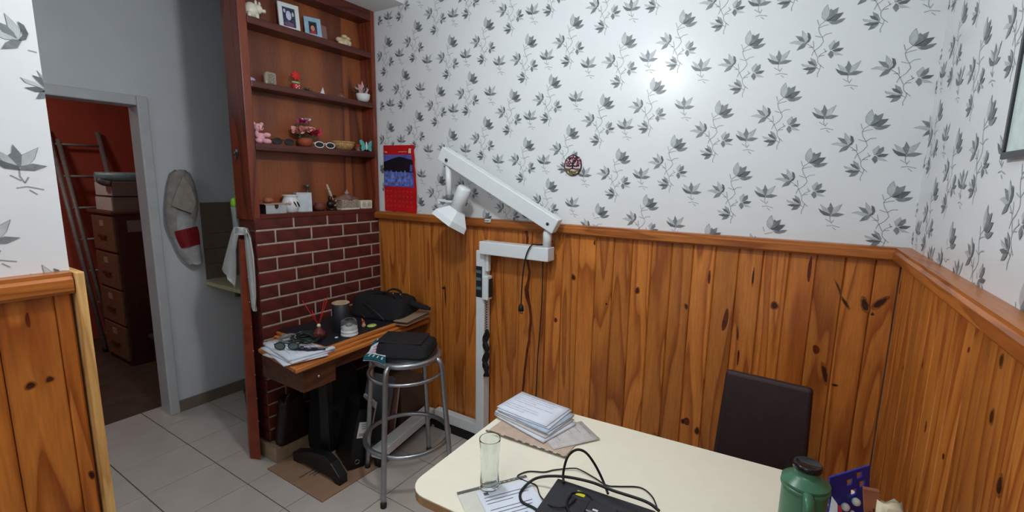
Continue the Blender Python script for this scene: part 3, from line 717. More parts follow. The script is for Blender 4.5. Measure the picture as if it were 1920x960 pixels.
t = thing('feather_figurine', 'dark bronze figurine holding a tall pale feather on bottom shelf', 'figurine', (XI, 1.735, z0))
dk = mat('dark_bronze', (52, 38, 34), .35, metal=.5, var=.3)
MB().lathe([(.03, 0), (.03, .008), (.018, .014)], (XI, 1.735, z0)).ball((XI, 1.73, z0+.035), (.02, .026, .022)).ball((XI+.004, 1.725, z0+.066), (.012, .013, .018)).ball((XI+.008, 1.745, z0+.08), (.01, .02, .008)).build('figure', dk, t)
MB().tube([(XI+.01, 1.735, z0+.06), (XI+.01, 1.722, z0+.1), (XI+.005, 1.705, z0+.15)], [.006, .007, .006, .004], flat=.35).build('feather', mat('pale_feather', (186, 172, 160), .7, var=.2, vs=90), t)
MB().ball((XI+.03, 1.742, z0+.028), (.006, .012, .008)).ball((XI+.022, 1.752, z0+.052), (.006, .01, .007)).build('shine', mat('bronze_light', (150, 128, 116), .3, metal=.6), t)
t = thing('filigree_casket', 'pale filigree jewellery casket with knob on bottom shelf', 'box', (XI, 1.845, z0))
fil = mat('filigree', (166, 150, 138), .5, var=.35, vs=170, bump=1, bs=150)
MB().bb((XI-.03, 1.778, z0), (XI+.034, 1.912, z0+.008)).build('plinth', creamc, t, bev=.002)
mb = MB().bb((XI-.026, 1.786, z0+.008), (XI+.028, 1.904, z0+.058))
for k in range(9): mb.bb((XI+.027, 1.788+k*.0135, z0+.012), (XI+.031, 1.793+k*.0135, z0+.056))
mb.build('body', fil, t)
MB().lathe([(.085, 0), (.085, .006), (.03, .028), (.012, .034)], (XI, 1.845, z0+.058), n=4, sx=.45, sm=False).build('lid', mat('casket_lid', (128, 96, 84), .5, var=.2), t)
for o_ in (t.children[-1],): o_.rotation_euler = (0, 0, 0)
MB().ball((XI, 1.845, z0+.098), (.012, .014, .01)).ball((XI, 1.845, z0+.11), (.006, .006, .008)).build('knob', fil, t)
t = thing('carved_block', 'white carved rectangular block at right end of bottom shelf', 'ornament', (XI+.01, 1.972, z0+.002))
MB().prism(rrect(.088, .052, .006), .03, (XI-.005, 1.972, z0+.0265), (0, 1, 0), (0, 0, 1)).build('block', creamc, t, bev=.002)
for dy in (-.02, .02):
    MB().tube([(XI+.0265, 1.972+dy+.012*math.cos(a), z0+.027+.012*math.sin(a)) for a in [k*math.pi/4 for k in range(8)]], .002, closed=True, n=5).ball((XI+.026, 1.972+dy, z0+.027), (.003, .005, .005), n=8, k=5).build('rosette', mat('carved_shade', (170, 160, 140), .6), t)

# ------------------------------------------------------------------ back wall pieces
t = thing('wall_calendar', 'red wall calendar with a blue mountain picture beside the shelf unit', 'calendar', (-2.13, YB-.012, 1.30))
yc = YB-.008
q0 = [(-2.255, 1.705), (-2.005, 1.698), (-1.985, 1.56), (-1.995, 1.306), (-2.27, 1.298)]
vs = []
N_ = 10
def cal(u_, v_, e):  # u 0..1 across, v 0..1 down: right edge curls away from wall
    xl = -2.262; xrr = [-2.0, -1.99, -1.98, -1.978, -1.985, -1.99][min(5, int(v_*5))]
    x = xl+(xrr-xl)*u_; z = 1.703-(.403)*v_-.004*u_
    return Vector((x, YB-.004-.012*u_*u_*math.sin(math.pi*min(1, v_*1.1))-e, z))
def calpatch(mb, u0, u1, v0, v1, e, m_, nu=8, nv=10):
    vs = [cal(u0+(u1-u0)*i/nu, v0+(v1-v0)*j/nv, e) for j in range(nv+1) for i in range(nu+1)]
    mb.add(vs, [(j*(nu+1)+i, (j+1)*(nu+1)+i, (j+1)*(nu+1)+i+1, j*(nu+1)+i+1) for j in range(nv) for i in range(nu)], m_, True)
cr = mat('calendar_red', (196, 22, 26), .45, var=.05, vs=20)
mb = MB(); calpatch(mb, 0, 1, 0, 1, .0, 0); calpatch(mb, 0, 1, 0, 1, .0015, 0); mb.build('sheet', cr, t)
mb = MB(); calpatch(mb, 0, .94, .14, .62, .0022, 0)
mb.build('picture', mat('calendar_sky', (92, 96, 176), .4, var=.15, vs=14), t)
mb = MB()
vsx = [(u_, .14+.03+.11*abs(u_-.55)**1.3*1.6) for u_ in [i*.94/12 for i in range(13)]]
for (u0, a), (u1, b_) in zip(vsx, vsx[1:]):
    mb.add([cal(u0, a, .0028), cal(u0, .40, .0028), cal(u1, .40, .0028), cal(u1, b_, .0028)], [(0, 1, 2, 3)], 0)
mb.build('mountain', mat('mountain_black', (22, 22, 34), .4), t)
mb = MB(); rg = random.Random(3)
calpatch(mb, 0, .9, .46, .6, .003, 0, 8, 2)
for k in range(16):
    u0 = k*.055; mb.add([cal(u0, .47, .003), cal(u0+.055, .47, .003), cal(u0+.05, .36+rg.random()*.05, .003), cal(u0+.01, .37+rg.random()*.05, .003)], [(0, 1, 2, 3)], 0)
mb.build('snowfield', mat('icy_blue', (104, 124, 200), .4, var=.35, vs=45), t)
mb = MB()
mb.add([cal(.05, .09, .003), cal(.05, .105, .003), cal(.13, .11, .003), cal(.13, .095, .003)], [(0, 1, 2, 3)], 0)
mb.add([cal(.84, .05, .003), cal(.83, .12, .003), cal(.92, .12, .003), cal(.91, .05, .003)], [(0, 1, 2, 3)], 0)
for k in range(5): mb.add([cal(.5+.06*k, .095, .003), cal(.5+.06*k, .103, .003), cal(.54+.06*k, .1, .003), cal(.54+.06*k, .092, .003)], [(0, 1, 2, 3)], 0)
for r_ in range(4):
    for c_ in range(7):
        u0 = .08+c_*.125; v0 = .68+r_*.075
        mb.add([cal(u0, v0, .0025), cal(u0, v0+.02, .0025), cal(u0+.03, v0+.02, .0025), cal(u0+.03, v0, .0025)], [(0, 1, 2, 3)], 1)
mb.build('print', [mat('calendar_cream', (224, 200, 170), .5), mat('calendar_pale_red', (214, 66, 60), .5)], t)['kind'] = 'stuff'

t = thing('tree_ornament', 'small round tree ornament in purple and moss green on wall', 'ornament', (-.964, YB-.008, 1.577))
c_ = Vector((-.966, YB-.006, 1.577))
MB().tube([c_+Vector((.043*math.cos(a), 0, .047*math.sin(a))) for a in [k*math.pi/10 for k in range(20)]], .003, closed=True, smooth=2).build('ring', mat('ornament_dark', (58, 34, 48), .6), t)
mb = MB().prism(circ(0, 0, .042, 24, .046), .002, c_+Vector((0, .001, 0)), (1, 0, 0), (0, 0, 1)); mb.build('disc', mat('ornament_pale_pink', (214, 186, 192), .6), t)
mb = MB(); rg = random.Random(5)
for k in range(46):
    a = rg.uniform(.12, math.pi-.12); r_ = rg.uniform(.016, .045)
    if abs(math.cos(a)*r_) < .008 and r_ < .02: continue
    mb.ball(c_+Vector((r_*math.cos(a), -.004, .002+r_*math.sin(a))), (rg.uniform(.004, .007), .003, rg.uniform(.003, .006)), n=7, k=4, m=rg.choice([0, 0, 1, 2]))
mb.build('foliage', [mat('plum', (92, 40, 66), .7), mat('dark_plum', (58, 30, 46), .7), mat('rose_pink', (176, 112, 132), .7)], t)
mb = MB().tube([c_+Vector((0, -.004, -.016)), c_+Vector((0, -.004, 0)), c_+Vector((0, -.004, .018))], .0035)
for s_ in (-1, 1): mb.tube([c_+Vector((0, -.004, 0)), c_+Vector((s_*.016, -.004, -.004)), c_+Vector((s_*.034, -.004, .0))], .0028); mb.tube([c_+Vector((0, -.004, -.012)), c_+Vector((s_*.014, -.004, -.017)), c_+Vector((s_*.036, -.004, -.016))], .002); mb.tube([c_+Vector((0, -.004, .004)), c_+Vector((s_*.012, -.004, .016)), c_+Vector((s_*.02, -.004, .03))], .002)
mb.build('trunk', mat('bark_dark', (36, 20, 26), .7), t)
mb = MB()
for k in range(22):
    a = rg.uniform(math.pi+.45, 2*math.pi-.45); r_ = rg.uniform(.026, .045); mb.ball(c_+Vector((r_*math.cos(a), -.004, r_*math.sin(a))), (.006, .003, .004), n=7, k=4)
mb.build('moss', mat('moss', (108, 106, 52), .8, var=.3, vs=80), t)
MB().cyl(c_+Vector((0, 0, .048)), c_+Vector((0, -.004, .058)), .002).build('hook', steel, t)

p = atY(912, 414, 1.99)
t = thing('rail_clip', 'small white plastic clip on the pine rail left of lamp post', 'clip', (p.x, 2.0, p.z-.008))
MB().box((p.x, 2.003, p.z), (.034, .014, .018)).build('body', white_pl, t, bev=.002)
MB().box((p.x, 1.994, p.z+.001), (.026, .003, .006)).build('slot', mat('slot_grey', (140, 140, 134), .5), t)

t = thing('picture_frame', 'black framed picture hanging at top of right wall', 'picture frame', (xr(1.0)-.012, .95, 1.55))
a = Vector((.0149, -1, 0)).normalized()
pc = Vector((xr(1.312)-.003, 1.312, 1.557))     # lower left corner as seen
def rbox(mb, u0, u1, z0, z1, d0, d1, m_=0):
    n = Vector((-1, -.0149, 0)).normalized()
    vs = [pc+a*u+n*d+Vector((0, 0, z)) for u in (u0, u1) for d in (d0, d1) for z in (z0, z1)]
    mb.add(vs, [(0, 1, 3, 2), (4, 6, 7, 5), (0, 4, 5, 1), (2, 3, 7, 6), (0, 2, 6, 4), (1, 5, 7, 3)], m_)
FWD, FHT = .52, .52
mb = MB(); rbox(mb, 0, FWD, 0, .014, 0, .009); rbox(mb, 0, FWD, FHT-.014, FHT, 0, .009); rbox(mb, 0, .014, .014, FHT-.014, 0, .009); rbox(mb, FWD-.014, FWD, .014, FHT-.014, 0, .009)
mb.build('frame', mat('black_frame', (30, 33, 38), .3), t, bev=.002)
mb = MB(); rbox(mb, .014, FWD-.014, .014, FHT-.014, 0, .005); rbox(mb, .1, FWD-.1, .1, FHT-.1, .005, .0055, 1)
mb.build('picture', [mat('mount_green_white', (206, 224, 220), .25), mat('print_pale', (170, 190, 196), .3, var=.2, vs=20)], t)

# ------------------------------------------------------------------ DENTAL LAMP STAND
t = thing('dental_lamp', 'tall white articulated dental lamp on an upright post against the wall', 'lamp', (-1.46, 1.99, 0))
MB().bb((-1.474, 1.965, .05), (-1.419, 2.022, 1.13)).build('post', white_metal, t, bev=.004)
MB().bb((-1.80, 1.985, .052), (-1.474, 2.03, .115)).build('base_rail', white_metal, t, bev=.003)
MB().bb((-1.80, 1.98, .0), (-1.44, 2.03, .05)).build('base_plinth', black_rub, t)
q0_, q1_ = Vector((-1.855, 2.0, 0)), Vector((-1.765, 1.50, 0)); dd = (q1_-q0_); Lx = dd.length; an = math.atan2(dd.y, dd.x)
MB().box((q0_+q1_)/2+Vector((0, 0, .083)), (Lx, .075, .05), (0, 0, an)).build('foot_bar', white_metal, t, bev=.004)
MB().box((q0_+q1_)/2+Vector((0, 0, .055)), (Lx-.03, .05, .03), (0, 0, an)).build('foot_skid', black_rub, t)
MB().cyl(q1_+Vector((-.015, .03, 0)), q1_+Vector((-.015, .03, .05)), .026).build('caster', black_rub, t)
MB().cyl(q0_+Vector((0.01, -.03, 0)), q0_+Vector((0.01, -.03, .05)), .026).build('caster', black_rub, t)
MB().bb((-1.43, 1.932, 1.118), (-1.022, 2.0, 1.185)).build('lower_arm', white_metal, t, bev=.004)
pv = atY(1026, 432, 1.963)
MB().lathe([(.021, 0), (.021, .07), (.015, .082)], (-1.046, 1.966, 1.185)).build('swivel_post', white_metal, t)
A_ = atY(1045, 425, 1.96); B_ = atY(830, 287, 1.90)
d_ = (B_-A_); Ln = d_.length; xa = d_.normalized(); ya = Vector((0, 1, 0)); ya = (ya-xa*ya.dot(xa)).normalized(); za = xa.cross(ya)
rot = Matrix((xa, ya, za)).transposed()
MB().box((A_+B_)/2, (Ln, .055, .074), rot).build('main_arm', white_metal, t, bev=.004)
for px, py in ((1027, 420), (837, 300)):
    yy_ = 1.932 if px > 1000 else 1.872
    p = atY(px, py, yy_); MB().lathe([(.008, 0), (.008, .004), (.004, .006)], p, axis=(0, -1, 0)).build('bolt', mat('bolt_grey', (70, 72, 74), .35, metal=.8), t)
p = atY(840, 302, 1.90); p2 = atY(842, 372, 1.90)
MB().cyl(p, p2, .0155).build('drop_tube', white_metal, t)
MB().cyl(p2+Vector((0, 0, .018)), p2-Vector((0, 0, .008)), .0185).build('collar', mat('collar_grey', (110, 112, 112), .4), t)
hc = p2
MB().box(hc+Vector((-.012, 0, -.014)), (.095, .05, .012), (0, R(3), 0)).box(hc+Vector((-.055, 0, -.022)), (.014, .05, .02), (0, R(-30), 0)).build('yoke', white_metal, t, bev=.003)
c1 = atY(871, 353, 1.90); c2 = atY(853, 397, 1.90)
ax = (c2-c1).normalized()
MB().lathe([(.0, -.008), (.030, -.006), (.036, .003), (.036, (c2-c1).length)], c1, axis=ax).build('lamp_barrel', white_metal, t)
# faceted hood opening down-left
hd = Vector((-.42, -.30, -.80)).normalized()
ho = atY(857, 396, 1.89)
q_ = Vector((0, 0, 1)).rotation_difference(hd)
def hexr(r, s_, z): 
    return [ho+hd*z+q_ @ Vector((r*math.cos(R(a)), r*s_*math.sin(R(a)), 0)) for a in (20, 80, 120, 180, 240, 300)]
mb = MB(); r0 = hexr(.052, .9, -.005); r1 = hexr(.102, .95, .048); r2 = hexr(.108, .95, .078); r3 = hexr(.102, .95, .076); r4 = hexr(.046, .9, .004)
rings = [r0, r1, r2]
vs = sum(rings, []); fs = [tuple(range(6))]+[(j*6+i, j*6+(i+1) % 6, (j+1)*6+(i+1) % 6, (j+1)*6+i) for j in range(2) for i in range(6)]
mb.add(vs, fs); mb.build('hood', white_metal, t, bev=.002)
vs = r2+r3+r4; mb = MB().add(vs, [(j*6+i, j*6+(i+1) % 6, (j+1)*6+(i+1) % 6, (j+1)*6+i) for j in range(2) for i in range(6)]+[tuple(range(12, 18))])
mb.build('reflector', mat('reflector_grey', (150, 152, 150), .4), t)
# control panel on post
MB().bb((-1.472, 1.9635, .875), (-1.432, 1.9655, 1.045)).build('control_panel', mat('panel_dark', (34, 38, 44), .4), t)
mb = MB()
for z in (1.015, .975, .925): mb.bb((-1.469, 1.9625, z-.008), (-1.438, 1.964, z+.008))
mb.build('panel_label', mat('panel_teal_label', (86, 120, 126), .4), t)
MB().bb((-1.419, 1.945, .87), (-1.383, 1.99, 1.0)).build('handset_cradle', white_metal, t, bev=.005)
MB().bb((-1.383, 1.955, .885), (-1.376, 1.985, .985)).build('handset_face', mat('handset_black', (24, 30, 34), .35), t, bev=.002)
MB().bb((-1.419, 1.975, 1.02), (-1.40, 2.0, 1.115)).build('cradle_bracket', white_metal, t, bev=.003)
hx, hy = -1.402, 1.965
mb = MB().tube([(hx+.006*math.cos(a), hy+.006*math.sin(a), .87-.18*a/(2*math.pi*13)) for a in [k*math.pi/4 for k in range(8*13)]], .0016, n=5, smooth=1)
mb.build('coil_cord', black_rub, t)
mb = MB()
for s_ in range(2):
    mb.tube([(hx+.012*math.sin(k*1.2+s_*2), hy-.004*s_, .70-.022*k) for k in range(13)], [.009, .011, .009, .012, .009], n=8)
mb.build('cord_bundle', black_rub, t)
# cables
cab = thing('hanging_power_cord', 'black power cord with plug draped over the lamp arm', 'cord', (-1.12, 1.93, 1.19))
pts = [atY(1036, 452, 2.006), atY(1020, 458, 2.004), Vector(tuple(atY(1008, 459, 1.97))), atY(998, 459, 1.928), atY(990, 470, 1.921), atY(984, 490, 1.922), atY(979, 530, 1.925), atY(977, 574, 1.925)]
MB().tube(pts, .0034, n=8, smooth=5).build('cable', black_rub, cab)
pp = atY(977, 574, 1.925)
MB().lathe([(.005, .012), (.011, .002), (.014, -.012), (.014, -.024)], pp).cyl(pp+Vector((-.005, 0, -.024)), pp+Vector((-.005, 0, -.04)), .0022).cyl(pp+Vector((.006, 0, -.024)), pp+Vector((.006, 0, -.04)), .0022).build('plug', black_rub, cab)
mb = MB().tube([atY(1018, 485, 1.99), atY(1017, 540, 2.0), atY(1014, 600, 2.005), atY(1009, 660, 2.005), atY(1006, 720, 2.005), atY(1004, 760, 2.005), atY(1003, 830, 2.005), Vector((-1.18, 2.0, .01))], .0028, n=6, smooth=4)
solo(mb, 'thin_cable', black_rub, (-1.18, 2.0, 0), 'thin black cable hanging straight down from the lamp arm end', 'cord')

# ------------------------------------------------------------------ DESK
t = thing('writing_desk', 'small wooden desk with black pedestal foot against the brick wall', 'desk', (-2.05, 1.6, 0))
ZD = .66
def slab(mb, pts, z0, z1, m_=0): mb.prism(pts, z1-z0, (0, 0, z0), (1, 0, 0), (0, 1, 0), m_)
o_ = MB(); slab(o_, [(-2.225, 1.175), (-1.835, 1.128), (-1.872, 2.028), (-2.3, 2.028), (-2.3, 1.262), (-2.225, 1.262)], ZD-.022, ZD); o_.build('desktop', deskedge, t, bev=.006, seg=3)
o_ = MB(); slab(o_, [(-2.3, 1.3), (-1.862, 1.30), (-1.884, 2.028), (-2.3, 2.028)], ZD, ZD+.016); o_.build('leaf', deskedge, t, bev=.006, seg=3)
o_ = MB(); slab(o_, [(-2.3, 1.315), (-1.875, 1.315), (-1.897, 2.028), (-2.3, 2.028)], ZD+.0165, ZD+.034); o_.build('leaf', deskedge, t, bev=.006, seg=3)
o_ = MB(); slab(o_, [(-2.295, 1.325), (-1.895, 1.325), (-1.917, 2.02), (-2.295, 2.02)], ZD+.034, ZD+.037); o_.build('desk_mat', mat('black_mat', (26, 27, 36), .5), t)
MB().bb((-2.21, 1.185, .515), (-1.875, 1.36, ZD-.022)).build('drawer', drawerwood, t, bev=.003)
MB().ball((-1.868, 1.26, .575), .008, n=10, k=6).build('drawer_knob', steel, t)
MB().bb((-2.28, 1.36, .575), (-1.885, 1.98, ZD-.022)).build('apron', drawerwood, t, bev=.003)
iron = mat('black_iron', (20, 20, 22), .45, var=.15)
MB().bb((-2.06, 1.33, .08), (-1.99, 1.37, .575)).build('pedestal', iron, t, bev=.006)
MB().prism([(-.2, 0), (-.2, .05), (-.06, .10), (.06, .12), (.12, .10), (.185, .045), (.185, 0), (.15, 0), (.12, .018), (-.12, .018), (-.16, 0)], .05, (-1.985, 1.345, 0.004), (1, 0, 0), (0, 0, 1)).build('foot', iron, t, bev=.005)
for o_ in (t.children[-1],): o_.location.y += .05

# papers on desk, each sheet its own thing
ztd = ZD+.0375
def sheet(name, label, c, w, h, rz, z, m_=papr, lines=0, curl=.0, group=None, cat='paper', seed=1, thick=.0006, tiltx=0):
    rg = random.Random(seed); mb = MB(); n = 6
    def hz(u, v): return curl*((abs(u)*2)**3*(1 if u < 0 else .3))+.002*curl*30*math.sin(v*5)*abs(u)
    vs = []
    for k_, off in enumerate((0, thick)):
        for j in range(n+1):
            for i in range(n+1):
                u = i/n-.5; v = j/n-.5; vs.append((u*w, v*h, z+off+hz(u, v)+tiltx*u))
    N = (n+1)*(n+1); fs = []
    for j in range(n):
        for i in range(n):
            a = j*(n+1)+i; fs.append((a, a+n+1, a+n+2, a+1)); fs.append((a+N, a+1+N, a+n+2+N, a+n+1+N))
    for i in range(n):
        fs += [(i, i+1, i+1+N, i+N), (n*(n+1)+i+1, n*(n+1)+i, n*(n+1)+i+N, n*(n+1)+i+1+N), ((i+1)*(n+1), i*(n+1), i*(n+1)+N, (i+1)*(n+1)+N), (i*(n+1)+n, (i+1)*(n+1)+n, (i+1)*(n+1)+n+N, i*(n+1)+n+N)]
    mb.add(vs, fs, 0, True)
    for l_ in range(lines):
        v = .42-.84*l_/max(1, lines); u0 = -.42; u1 = u0+rg.uniform(.4, .84)
        if rg.random() < .15: continue
        for s_ in range(4):
            a0 = u0+(u1-u0)*s_/4; a1 = u0+(u1-u0)*(s_+.9)/4
            mb.add([(a0*w, v*h, z+thick+.0004+hz(a0, v)+tiltx*a0), (a1*w, v*h, z+thick+.0004+hz(a1, v)+tiltx*a1), (a1*w, v*h+h*.008, z+thick+.0004+hz(a1, v)+tiltx*a1), (a0*w, v*h+h*.008, z+thick+.0004+hz(a0, v)+tiltx*a0)], [(0, 1, 2, 3)], 1)
    o = mb.build(name, [m_, ink]); o.location = (c[0], c[1], 0); o.rotation_euler = (0, 0, rz)
    for q in o.data.vertices: q.co.z -= z
    o.location.z = z
    tag(o, label, cat, group); return o
C_ = (-2.025, 1.235)
sheet('paper_sheet', 'crumpled lowest sheet sticking out left of the desk pile', (-2.02, 1.235), .20, .18, R(8), ZD+.001, papr2, 0, .004, 'papers piled on the desk', thick=.004)
sheet('paper_sheet', 'second lowest white sheets in the desk pile turned towards the drawer', (-2.005, 1.238), .28, .2, R(-14), ZD+.0056, papr, 0, .004, 'papers piled on the desk', thick=.006)
sheet('paper_sheet', 'white sheet under the top page of the desk pile', (-2.01, 1.25), .29, .21, R(-4), ZD+.0122, papr, 0, .004, 'papers piled on the desk', thick=.008)
sheet('paper_sheet', 'top printed page of the desk pile under the spectacles and cords', (-2.02, 1.265), .30, .22, R(-10), ZD+.0208, papr, 12, .004, 'papers piled on the desk', thick=.012, seed=4)
zt_ = ZD+.036
# clutter on pile
g = mat('dark_green_plastic', (22, 40, 34), .3, var=.2); gl = mat('grey_green_lens', (120, 138, 130), .08, trans=.6, var=0)
t = thing('eyeglasses', 'dark rimmed spectacles folded on the desk papers', 'glasses', (-2.0, 1.19, zt_), R(35))
for s_ in (-1, 1):
    MB().tube([(s_*.031+.024*math.cos(a), .002, .019+.018*math.sin(a)) for a in [k*math.pi/6 for k in range(12)]], .0026, closed=True, smooth=1).build('rim', g, t, world=False)
    MB().prism(circ(s_*.031, .019, .023, 14, .017), .001, (0, .0025, 0), (1, 0, 0), (0, 0, 1)).build('lens', gl, t, world=False)
    MB().tube([(s_*.056, 0, .028), (s_*.05, .05, .018), (s_*.02, .07, .004)], .0024).build('temple', g, t, world=False)
t = thing('lanyard_cord', 'tangled dark green strap looped over right side of desk papers', 'strap', (-2.06, 1.31, zt_))
mb = MB(); rg = random.Random(11)
for k in range(5):
    ph = rg.random()*6; r_ = .042+.012*k*.8
    mb.tube([(-2.04+r_*1.1*math.cos(a)+.01*math.sin(3*a+ph), 1.315+r_*math.sin(a)*.9, zt_+.006+.010*(1+math.sin(2*a+ph))) for a in [j*math.pi/5 for j in range(10)]], .0052, n=6, closed=True, flat=.5)
mb.build('strap', g, t)
t = thing('clear_bracelet', 'clear plastic ring shaped band lying behind the spectacles', 'band', (-2.12, 1.27, zt_))
MB().tube([(-2.12+.035*math.cos(a), 1.27+.035*math.sin(a), zt_+.012+.006*math.sin(a)) for a in [k*math.pi/8 for k in range(16)]], .009, closed=True, flat=.4).build('band', mat('grey_clear', (150, 150, 150), .15, trans=.5, var=0), t)
t = thing('marker_packet', 'black strip with small pink print lying on the desk papers', 'packet', (-1.93, 1.245, zt_), R(30))
MB().box((0, 0, .004), (.1, .024, .006)).build('strip', inkd, t, world=False, bev=.001)
MB().box((.015, 0, .0074), (.016, .012, .0005)).box((-.02, 0, .0074), (.012, .009, .0005)).build('print', mat('pinkish_print', (150, 120, 150), .5), t, world=False)['kind'] = 'stuff'
for k, (x, y, rz) in enumerate(((-1.9, 1.29, 40), (-1.885, 1.265, 48))):
    solo(MB().box((x, y, zt_+.004), (.085, .007, .006), (0, 0, R(rz))), 'pen', inkd if k else mat('silver_pen', (150, 156, 160), .3, metal=.6), (x, y, zt_), ['slim silver pen on the desk papers', 'slim black pen beside the silver pen on desk papers'][k], 'pen', bev=.002)
t = thing('sachet', 'small white and navy square sachet in middle of the desk papers', 'packet', (-2.0, 1.225, zt_))
MB().box((-1.985, 1.232, zt_+.002), (.05, .04, .003), (0, 0, R(30))).build('body', inkd, t)
MB().box((-1.985, 1.232, zt_+.0042), (.026, .018, .001), (0, 0, R(30))).build('print', papr, t)
# desk objects
zm = ZD+.037
t = thing('reed_diffuser', 'squat glass reed diffuser with four red sticks by the bricks', 'diffuser', (-2.03, 1.385, zm))
MB().lathe([(.028, 0), (.032, .004), (.032, .03), (.014, .046), (.012, .056), (.010, .056), (.012, .044), (.029, .028), (.029, .005)], (-2.03, 1.385, zm)).build('bottle', mat('reddish_glass', (180, 90, 80), .05, trans=.8, var=0), t)
MB().ball((-2.03, 1.385, zm+.062), .010).build('stopper', creamc, t)
for dx, dy in ((-.05, -.05), (-.02, .075), (-.03, -.035), (-.01, .05)):
    L_ = 1 if abs(dy) > .045 else .62
    MB().cyl((-2.03, 1.385, zm+.06), (-2.03+dx*L_, 1.385+dy*L_, zm+.06+.135*L_), .0016, n=6).build('reed', redm, t)
t = thing('black_canister', 'black cylindrical canister with a cork coloured rim on desk', 'canister', (-2.03, 1.52, zm))
MB().lathe([(.044, 0), (.045, .004), (.045, .15), (.042, .152), (.042, .14)], (-2.03, 1.52, zm), n=32, caps=False).lathe([(.001, .141), (.042, .141)], (-2.03, 1.52, zm), n=32, caps=False).build('can', mat('matt_black_can', (26, 28, 36), .45), t)
MB().lathe([(.045, .150), (.046, .153), (.040, .156), (.036, .153)], (-2.03, 1.52, zm), n=32).build('rim', mat('cork_rim', (178, 150, 122), .7, var=.15), t)
t = thing('white_burner', 'white stepped round pot under a clear dome in front of canister', 'pot', (-1.935, 1.495, zm))
MB().lathe([(.036, 0), (.043, .003), (.043, .012), (.038, .016), (.042, .02), (.042, .03), (.034, .036), (.034, .044), (.026, .05), (.001, .051)], (-1.935, 1.495, zm), n=32).build('pot', white_pl, t)
MB().lathe([(.04, .03), (.041, .05), (.038, .078), (.03, .086)], (-1.935, 1.495, zm), n=32, caps=False).build('dome', plglass, t)
MB().ball((-1.935, 1.495, zm+.056), (.014, .016, .008)).build('wick', mat('grey_bit', (130, 134, 132), .4), t)
t = thing('elf_figurine', 'tiny elf figurine with red hat next to the green disc', 'figurine', (-1.975, 1.62, zm))
MB().ball((-1.975, 1.62, zm+.012), (.010, .012, .012)).build('body', mat('tan_clay', (196, 156, 120), .6), t)
MB().ball((-1.975, 1.618, zm+.028), .008).build('head', mat('peach_clay', (214, 160, 126), .6), t)
MB().cyl((-1.975, 1.618, zm+.032), (-1.98, 1.612, zm+.052), .009, .002).build('hat', mat('orange_red', (206, 84, 50), .6), t)
solo(MB().lathe([(.0, 0), (.022, 0), (.024, .003), (.02, .007), (0.001, .008)], (-1.96, 1.662, zm), sy=1.2), 'green_disc', mat('lime_disc', (176, 196, 104), .5, var=.15, vs=60), (-1.96, 1.662, zm), 'small lime green disc lying beside the elf figurine', 'ornament')
solo(MB().lathe([(.0, 0), (.008, 0), (.009, .003), (.001, .006)], (-1.955, 1.43, zm)), 'white_button', white_pl, (-1.955, 1.43, zm), 'little white button on the black desk mat', 'button')
# bag on desk
def blob_bag(mb, c, w, d, h, rz, m_=0, puff=.18, n=14, k=10, lean=0):
    rot = Matrix.Rotation(rz, 3, 'Z'); vs = []; fs = []
    for j in range(k+1):
        tt = j/k; s_ = (1-abs(2*tt-1)**4)**.25 if 0 < tt < 1 else .55
        for i in range(n*2):
            a = math.pi*i/n; ca, sa = math.cos(a), math.sin(a)
            e = .35; x = abs(ca)**e*(1 if ca > 0 else -1)*w/2; y = abs(sa)**e*(1 if sa > 0 else -1)*d/2
            f_ = .82+.18*s_; f_ *= 1-.22*tt*puff*5*.2
            z = tt*h*(1+.05*math.sin(i*1.3)*tt)
            vs.append(Vector(c)+rot @ Vector((x*f_+lean*tt, y*f_*(1-.35*tt), z)))
    N = n*2
    for j in range(k):
        for i in range(N): fs.append((j*N+i, j*N+(i+1) % N, (j+1)*N+(i+1) % N, (j+1)*N+i))
    fs += [tuple(range(N))[::-1], tuple(k*N+i for i in range(N))]
    mb.add(vs, fs, m_, True); return mb
t = thing('black_bag', 'black soft carrying bag lying on the desk by the wainscot', 'bag', (-2.08, 1.87, zm))
blob_bag(MB(), (-2.075, 1.865, zm), .37, .26, .115, R(12)).build('body', black_fab, t)
MB().tube([(-2.1, 1.87, zm+.115), (-2.05, 1.9, zm+.15), (-1.98, 1.9, zm+.145), (-1.95, 1.88, zm+.112)], .007, flat=.5).tube([(-2.16, 1.83, zm+.11), (-2.1, 1.86, zm+.135), (-2.0, 1.86, zm+.13), (-1.93, 1.84, zm+.10)], .006, flat=.5).build('handle', black_fab, t)
MB().tube([(-2.23, 1.80, zm+.07), (-2.15, 1.735, zm+.035), (-2.09, 1.725, zm+.01)], .0035).tube([(-2.12, 1.745, zm+.09), (-2.0, 1.735, zm+.05), (-1.95, 1.745, zm+.012)], .0035).build('zip', mat('dull_zip', (62, 60, 60), .4, metal=.5), t)
for k, dy in enumerate((0, .03)): MB().ball((-2.0+k*.05, 1.86+dy*.3, zm+.135), (.005, .003, .009), n=8, k=5).build('ring', steel, t)
MB().tube([(-1.9, 1.9, zm+.09), (-1.83, 1.93, zm+.07), (-1.79, 1.95, zm+.06)], [.02, .016, .01], flat=.7).build('flap', black_fab, t)
# wallet / case on right of desk
t = thing('open_brown_folder', 'brown folded paper case lying at right end of the desk', 'case', (-1.88, 1.9, ZD+.034))
u_ = Vector((-.1, .995, 0)).normalized()
for k, (z_, m_, w_, off, tl) in enumerate(((.038, cardb, .1, 0, .0), (.048, mat('case_brown', (122, 98, 78), .7), .085, .006, .004), (.058, mat('case_tan', (150, 128, 106), .7), .1, .0, .012))):
    MB().box((-1.865+off, 1.88, ZD+z_), (w_, .22-.03*(k == 1), .004), (R(2.5+tl*200*.3), R(-4), R(5))).build('flap', m_, t, bev=.001)

